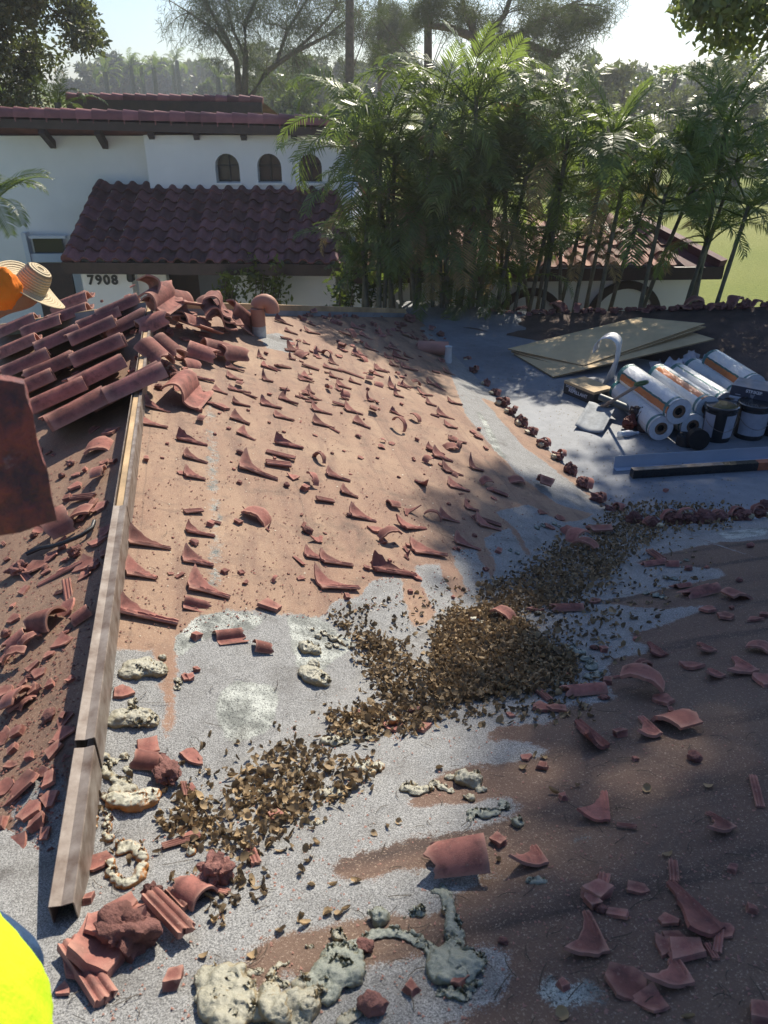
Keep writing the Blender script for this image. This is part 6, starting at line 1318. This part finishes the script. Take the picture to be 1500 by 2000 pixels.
for rec in ALL:
    if rec[8]: continue
    o, kd, desc, s, a, b, px, py, _ = rec
    if s == 'A' and 330 < px < 1050 and 640 < py < 1260 and kd in ('wedge', 'hook', 'arc', 'rib', 'plate', 'block', 'lump', 'ring', 'crumb', 'bigplate', 'longstrip', 'barrel'):
        rows.setdefault((kd, int((b-BR)/.32)+1), []).append((a, rec))
    else:
        l = min(range(len(LM)), key=lambda i: (LM[i][0]-px)**2 + ((LM[i][1]-py)*1.3)**2); dd = math.hypot(LM[l][0]-px, LM[l][1]-py); groups.setdefault((kd, l), []).append((dd, rec))
for (kd, rw), L_ in rows.items():
    L_.sort(key=lambda t: t[0])
    for i, (a, rec) in enumerate(L_):
        o = rec[0]; pos = 'alone of its kind' if len(L_) == 1 else ordn(i+1) + ' from the near end'
        o['label'] = '%s, %s, %s row off the ridge' % (rec[2], pos, ordn(rw)); o['group'] = 'tile remnants on the sunny slope'
for (kd, l), L_ in groups.items():
    L_.sort(key=lambda t: t[0])
    for i, (dd, rec) in enumerate(L_):
        o = rec[0]; o['label'] = '%s, %s %s' % (rec[2], 'beside' if len(L_) == 1 else 'closest to' if i == 0 else ordn(i+1) + ' closest to', LM[l][2]); o['group'] = 'roof debris' if kd != 'leaf' else 'loose dry leaves'

for rec in ALL:
    o = rec[0]; l_ = o['label']
    for a_, b_ in (('flat chip of red tile', 'red tile chip'), ('large flat slab of broken tile', 'large tile slab'), ('short hooked shard of red tile', 'hooked tile shard'), ('thick chunk of red tile', 'thick tile chunk'), ('broken wedge of red roof tile', 'broken tile wedge'), ('curved tile sliver', 'tile sliver'), ('half round tile piece', 'half round tile'), ('small knobbly mortar lump', 'mortar lump')):
        if len(l_.replace('-', ' ').split()) > 16: l_ = l_.replace(a_, b_)
    if len(l_.replace('-', ' ').split()) > 16: l_ = l_.replace(', ', ' ', 1).replace('closest to', 'from')
    o['label'] = l_
# ------------------------------------------------------------------ people
def skin_body(name, J, E, m, parent=None, loc=(0, 0, 0), subd=2, root=0):
    me = bpy.data.meshes.new(name); me.from_pydata([j[0] for j in J], E, []); o = bpy.data.objects.new(name, me); C.objects.link(o)
    o.modifiers.new('skin', 'SKIN'); sv_ = me.skin_vertices[0].data
    for k, j in enumerate(J): r = j[1]; sv_[k].radius = r if isinstance(r, tuple) else (r, r); sv_[k].use_root = (k == root)
    s = o.modifiers.new('sub', 'SUBSURF'); s.levels = subd; s.render_levels = subd
    bpy.context.view_layer.update(); nm = bpy.data.meshes.new_from_object(o.evaluated_get(bpy.context.evaluated_depsgraph_get())); bpy.data.objects.remove(o)
    nm.polygons.foreach_set('use_smooth', [True]*len(nm.polygons)); nm.materials.clear(); nm.materials.append(m)
    ob = bpy.data.objects.new(name, nm); C.objects.link(ob); ob.location = loc
    if parent: ob.parent = parent; ob.location = (0, 0, 0)
    return ob
skin_m = mat('skin', (.32, .17, .10), .55, .15, 9, .2, 60, .001, rnd=0)
def person(label, P0, J, limbs, hands):
    """J: joint name -> (point, radius); limbs: chains of joint names"""
    names = list(J); E = []
    for ch in limbs: E += [(names.index(a_), names.index(b_)) for a_, b_ in zip(ch[:-1], ch[1:])]
    P0 = Vector(P0); JJ = [(Vector(J[n][0])-P0, J[n][1]) for n in names]
    for hb_, dr, side_ in hands:                     # five fingers per hand
        w = JJ[names.index(hb_)][0]; dr = Vector(dr).normalized(); sd_ = Vector(side_).normalized(); dn = dr.cross(sd_)
        for k in range(4):
            b0_ = w + dr*.045 + sd_*(k-1.5)*.02; l = [.062, .072, .068, .052][k]; i0 = len(JJ)
            JJ += [(b0_, .009), (b0_+dr*l*.5+dn*.012, .0085), (b0_+dr*l*.8+dn*l*.45, .007)]; E += [(names.index(hb_), i0), (i0, i0+1), (i0+1, i0+2)]
        i0 = len(JJ); JJ += [(w+dr*.015-sd_*.04, .010), (w+dr*.05-sd_*.055+dn*.02, .008)]; E += [(names.index(hb_), i0), (i0, i0+1)]
    b = skin_body('person', JJ, E, skin_m, None, P0); tag(b, label, 'person'); return b
def garment(name, p, J, chains, grow, m):   # clothing grown over the same joints
    names = []
    for ch in chains:
        for n_ in ch:
            if n_ not in names: names.append(n_)
    E = [(names.index(a_), names.index(b_)) for ch in chains for a_, b_ in zip(ch[:-1], ch[1:])]
    return skin_body(name, [(Vector(J[n_][0])-p.location, J[n_][1]+grow if not isinstance(J[n_][1], tuple) else tuple(x+grow for x in J[n_][1])) for n_ in names], E, m, p, subd=4)
def cloth(name, col, var=.15, sc=6):
    m = mat(name, col, .85, var, sc, .5, 25, .012, rnd=0, spec=.2); return m
# worker in the straw hat, stooping on the left slope
hc = Vector((-1.97, 4.30, CZ-1.03))
J = {'pelvis': ((-2.85, 4.45, CZ-1.40), .14), 'waist': ((-2.72, 4.42, CZ-1.32), .12), 'chest': ((-2.50, 4.36, CZ-1.24), .13), 'neck0': ((-2.30, 4.33, CZ-1.16), .07), 'neck': ((-2.12, 4.32, CZ-1.09), .055), 'head': (hc, .085), 'crown': (hc+Vector((.05, -.01, .09)), .075),
     'shr': ((-2.40, 4.18, CZ-1.24), .055), 'elr': ((-2.66, 4.2, CZ-1.50), .045), 'wrr': ((-2.5, 4.36, CZ-1.70), .03), 'har': ((-2.46, 4.40, CZ-1.78), .03), 'shl': ((-2.38, 4.52, CZ-1.2), .06), 'ell': ((-2.55, 4.6, CZ-1.46), .045), 'wrl': ((-2.40, 4.56, CZ-1.70), .03), 'hal': ((-2.36, 4.55, CZ-1.78), .03),
     'hir': ((-2.87, 4.33, CZ-1.48), .10), 'knr': ((-2.62, 4.25, CZ-1.88), .065), 'anr': ((-2.85, 4.22, CZ-2.33), .045), 'tor': ((-2.70, 4.22, CZ-2.42), .035), 'hil': ((-2.87, 4.57, CZ-1.48), .10), 'knl': ((-2.64, 4.66, CZ-1.88), .065), 'anl': ((-2.87, 4.68, CZ-2.33), .045), 'tol': ((-2.72, 4.68, CZ-2.42), .035)}
LB = [['pelvis', 'waist', 'chest', 'neck0', 'neck', 'head', 'crown'], ['chest', 'shr', 'elr', 'wrr', 'har'], ['chest', 'shl', 'ell', 'wrl', 'hal'], ['pelvis', 'hir', 'knr', 'anr', 'tor'], ['pelvis', 'hil', 'knl', 'anl', 'tol']]
p1 = person('stooping person in a straw hat and orange shirt beside the tile stacks', (-2.85, 4.45, CZ-2.42), J, LB, [('har', (.4, .1, -.9), (0, 1, 0)), ('hal', (.4, -.1, -.9), (0, 1, 0))])
garment('orange_shirt', p1, J, [['pelvis', 'waist', 'chest', 'neck0'], ['chest', 'shr', 'elr', 'wrr'], ['chest', 'shl', 'ell', 'wrl']], .018, cloth('orange_cotton', (.85, .21, .02)))
garment('trousers', p1, J, [['waist', 'pelvis', 'hir', 'knr', 'anr'], ['pelvis', 'hil', 'knl', 'anl']], .022, cloth('dark_trousers', (.04, .045, .07)))
ol = lump(5, .2, .2, 4)
for v in ol.vertices: v.co = Vector((v.co.x*.9, v.co.y*.7, v.co.z*1.3))
hood = bpy.data.objects.new('neck_cloth', ol); C.objects.link(hood); hood.parent = p1; hood.location = hitd(8, 590, 4.05) - p1.location; ol.materials.append(bpy.data.materials['orange_cotton'])
def straw():
    m, t, N, L, p = nt('woven_straw'); at = N.new('ShaderNodeAttribute'); at.attribute_name = 'rad'
    w = N.new('ShaderNodeMath'); w.operation = 'SINE'; L.new(math_n(t, 'MULTIPLY', at.outputs['Fac'], 420.0), w.inputs[0]); f = ramp(t, math_n(t, 'ADD', math_n(t, 'MULTIPLY', w.outputs[0], .5), .5), [(.1, 0.0), (.6, 1.0)])
    n = noise_n(t, 120, 4, N.new('ShaderNodeTexCoord').outputs['Object'], .8); c = mix(t, f.outputs[0], (.38, .28, .15), (.62, .50, .30)); c = mix(t, ramp(t, n.outputs[0], [(.4, 0.0), (.6, .5)]).outputs[0], c, (.35, .24, .12))
    L.new(c, p.inputs['Base Color']); p.inputs['Roughness'].default_value = .7; bump(t, math_n(t, 'ADD', w.outputs[0], n.outputs[0]), .6, .003, p); return m
prf = []; 
for i in range(13): prf.append((.2-.105*i/12 + 0.0, -.008*math.sin(i/12*3.1), .2-.105*i/12))
for i in range(10): a_ = i/9; prf.append((.095-.018*a_**2, .095*a_ + .004, .095-.0*a_ - .1*a_))
for i in range(7): a_ = i/6; prf.append((.077*(1-a_)+.001, .099 + .022*math.sin(a_*2.6) - .018*a_**3, .0-.08*a_))
vs = []; rad_ = []; n = 48; ax = Vector((.61, .10, .76)).normalized(); Q = ax.to_track_quat('Z', 'Y').to_matrix()
for r_, z_, pr_ in prf:
    for k in range(n):
        an = 2*math.pi*k/n; warp = (.02*math.sin(2*an+.5) + .01*math.sin(3*an))*(max(0, r_-.1)/.1)**1.2; squish = 1-.1*abs(math.sin(an)) if r_ < .1 else 1
        vs.append(Q @ Vector((r_*math.cos(an), r_*math.sin(an)*squish, z_+warp))); rad_.append(pr_+.3)
hat = mesh('straw_hat', vs, [(i*n+k, i*n+(k+1) % n, (i+1)*n+(k+1) % n, (i+1)*n+k) for i in range(len(prf)-1) for k in range(n)], True); at = hat.attributes.new('rad', 'FLOAT', 'POINT'); at.data.foreach_set('value', np.array(rad_, np.float32))
ho = obj('straw_hat', hat, straw(), p1); ho.location = hitd(60, 558, 4.2) - p1.location; ho.modifiers.new('s', 'SOLIDIFY').thickness = .005
# worker crouching at the lower left, lifting a thick ridge tile
pc = Vector((-.618, .53, CZ-1.13))
J2 = {'pelvis': (pc+Vector((.03, .03, -.02)), .2), 'waist': (pc+Vector((-.10, 0, .14)), .165), 'chest': (pc+Vector((-.24, .03, .36)), .15), 'neck0': (pc+Vector((-.33, .06, .52)), .07), 'neck': (pc+Vector((-.36, .09, .58)), .052), 'head': (pc+Vector((-.40, .13, .69)), .085), 'crown': (pc+Vector((-.42, .12, .78)), .075),
      'shr': (pc+Vector((-.20, .2, .44)), .06), 'elr': (pc+Vector((-.32, .38, .30)), .045), 'wrr': (pc+Vector((-.27, .56, .42)), .03), 'har': (pc+Vector((-.24, .60, .46)), .03), 'shl': (pc+Vector((-.44, -.06, .42)), .06), 'ell': (pc+Vector((-.55, .2, .28)), .045), 'wrl': (pc+Vector((-.42, .5, .44)), .03), 'hal': (pc+Vector((-.38, .56, .48)), .03),
      'hir': (pc+Vector((.0, .13, -.09)), .10), 'knr': (pc+Vector((-.42, .34, .0)), .07), 'anr': (pc+Vector((-.33, .28, -.42)), .045), 'tor': (pc+Vector((-.46, .34, -.47)), .035), 'hil': (pc+Vector((-.05, -.12, -.06)), .11), 'knl': (pc+Vector((-.46, -.1, .0)), .07), 'anl': (pc+Vector((-.38, -.1, -.38)), .045), 'tol': (pc+Vector((-.5, -.08, -.43)), .035)}
p2 = person('crouching person in a neon yellow vest and blue jeans at the corner', pc+Vector((0, 0, -.45)), J2, LB, [('har', (.5, .6, .2), (0, 0, 1)), ('hal', (.5, .6, .2), (0, 0, 1))])
nv = cloth('neon_yellow_vest', (.58, .80, .02), .12, 9)
J2['hem'] = (pc+Vector((-.03, -.03, -.06)), .175); J2['belly'] = (pc+Vector((-.01, -.015, .02)), .185)
garment('safety_vest', p2, J2, [['hem', 'belly', 'waist', 'chest', 'neck0'], ['chest', 'shr'], ['chest', 'shl']], .035, nv)
garment('jeans', p2, J2, [['waist', 'pelvis', 'hir', 'knr', 'anr'], ['pelvis', 'hil', 'knl', 'anl']], .018, cloth('blue_denim', (.035, .07, .14), .4, 40))
for o_, am in ((bpy.data.objects['safety_vest'], .011), (bpy.data.objects['orange_shirt'], .012), (bpy.data.objects['jeans'], .006)):
    for v in o_.data.vertices:
        w = v.co; a_ = N1(w.x*7+w.z*9, w.y*6, w.z*3); b_ = N1(w.x*22+w.z*20, w.y*20, w.z*9); v.co += v.normal*am*((1-abs(a_)*3.2)*.8 + b_*.8)
# the thick ridge tile with mortar that this person lifts
tq = hitd(20, 862, 1.15); rt = thing('ridge_tile', tq, 'large out of focus ridge tile crusted with mortar at the left edge', 'roof tile')
pts = []; nx, ny = 16, 22
for i in range(nx):
    s = i/(nx-1)
    for j in range(ny):
        t_ = j/(ny-1); x_ = -.30 + t_*.345; z_ = .115 - .235*s - .004*math.sin(t_*5)
        ridge_ = .05*math.exp(-((t_-.80)/.13)**2) + .02*math.exp(-((t_-.25)/.3)**2)
        pts.append((x_ + N1(s*6, t_*5)*.004, -ridge_ + N1(s*9, t_*9, 5)*.004, z_ + (.02*math.sin(t_*math.pi) if i == 0 else 0) - .04*max(0, t_-.8)*5*(1-s)*.5))
mb = shell(pts, nx, ny, -.03); me = fin(mb, 'tile_body', 50)
m_, t_, N_, L_, p_ = nt('crusty_tile'); tc_ = N_.new('ShaderNodeTexCoord').outputs['Object']; n1_ = noise_n(t_, 16, 6, tc_, .7); n2_ = noise_n(t_, 9, 6, tc_, .7, .5); n3_ = noise_n(t_, 120, 4, tc_, .7)
c_ = mix(t_, ramp(t_, n1_.outputs[0], [(.4, 0.0), (.62, 1.0)]).outputs[0], (.09, .045, .05), (.30, .075, .055)); c_ = mix(t_, ramp(t_, n2_.outputs[0], [(.6, 0.0), (.72, .55)]).outputs[0], c_, (.45, .38, .36)); c_ = mix(t_, ramp(t_, n3_.outputs[0], [(.6, 0.0), (.7, .4)]).outputs[0], c_, (.03, .02, .02))
L_.new(c_, p_.inputs['Base Color']); p_.inputs['Roughness'].default_value = .8; b1_ = bump(t_, n1_.outputs[0], .8, .02, p_); bump(t_, n3_.outputs[0], .6, .004, p_, b1_)
obj('tile_body', me, m_, rt)
for nm, off, sc_ in (('mortar_crust', (-.045, -.02, .15), 1.0), ('mortar_crust', (-.06, -.0, .20), .8), ('mortar_crust', (-.11, -.02, .17), 1.6), ('mortar_crust', (.0, -.02, .11), .6)):
    me = lump(61+int(sc_*10), .11, .5, 4); me.materials.append(m_); o = bpy.data.objects.new(nm, me); C.objects.link(o); o.parent = rt; o.location = off; o.scale = (sc_*.8, sc_*.6, sc_)
cam_d.dof.use_dof = True; cam_d.dof.focus_distance = 4.5; cam_d.dof.aperture_fstop = 6.8
# ------------------------------------------------------------------ air haze, thickened to stand in for lens glare
hm_ = bpy.data.materials.new('haze'); hm_.use_nodes = True; ht = hm_.node_tree
ht.nodes.remove(ht.nodes['Principled BSDF']); pv = ht.nodes.new('ShaderNodeVolumePrincipled')
pv.inputs['Density'].default_value = .0016; pv.inputs['Color'].default_value = (.95, .97, 1, 1); pv.inputs['Anisotropy'].default_value = .7
ht.links.new(pv.outputs[0], ht.nodes['Material Output'].inputs['Volume'])
hz_ = struct('haze', MB().box((0, 190, 15), (420, 460, 34)), hm_, 'stuff')
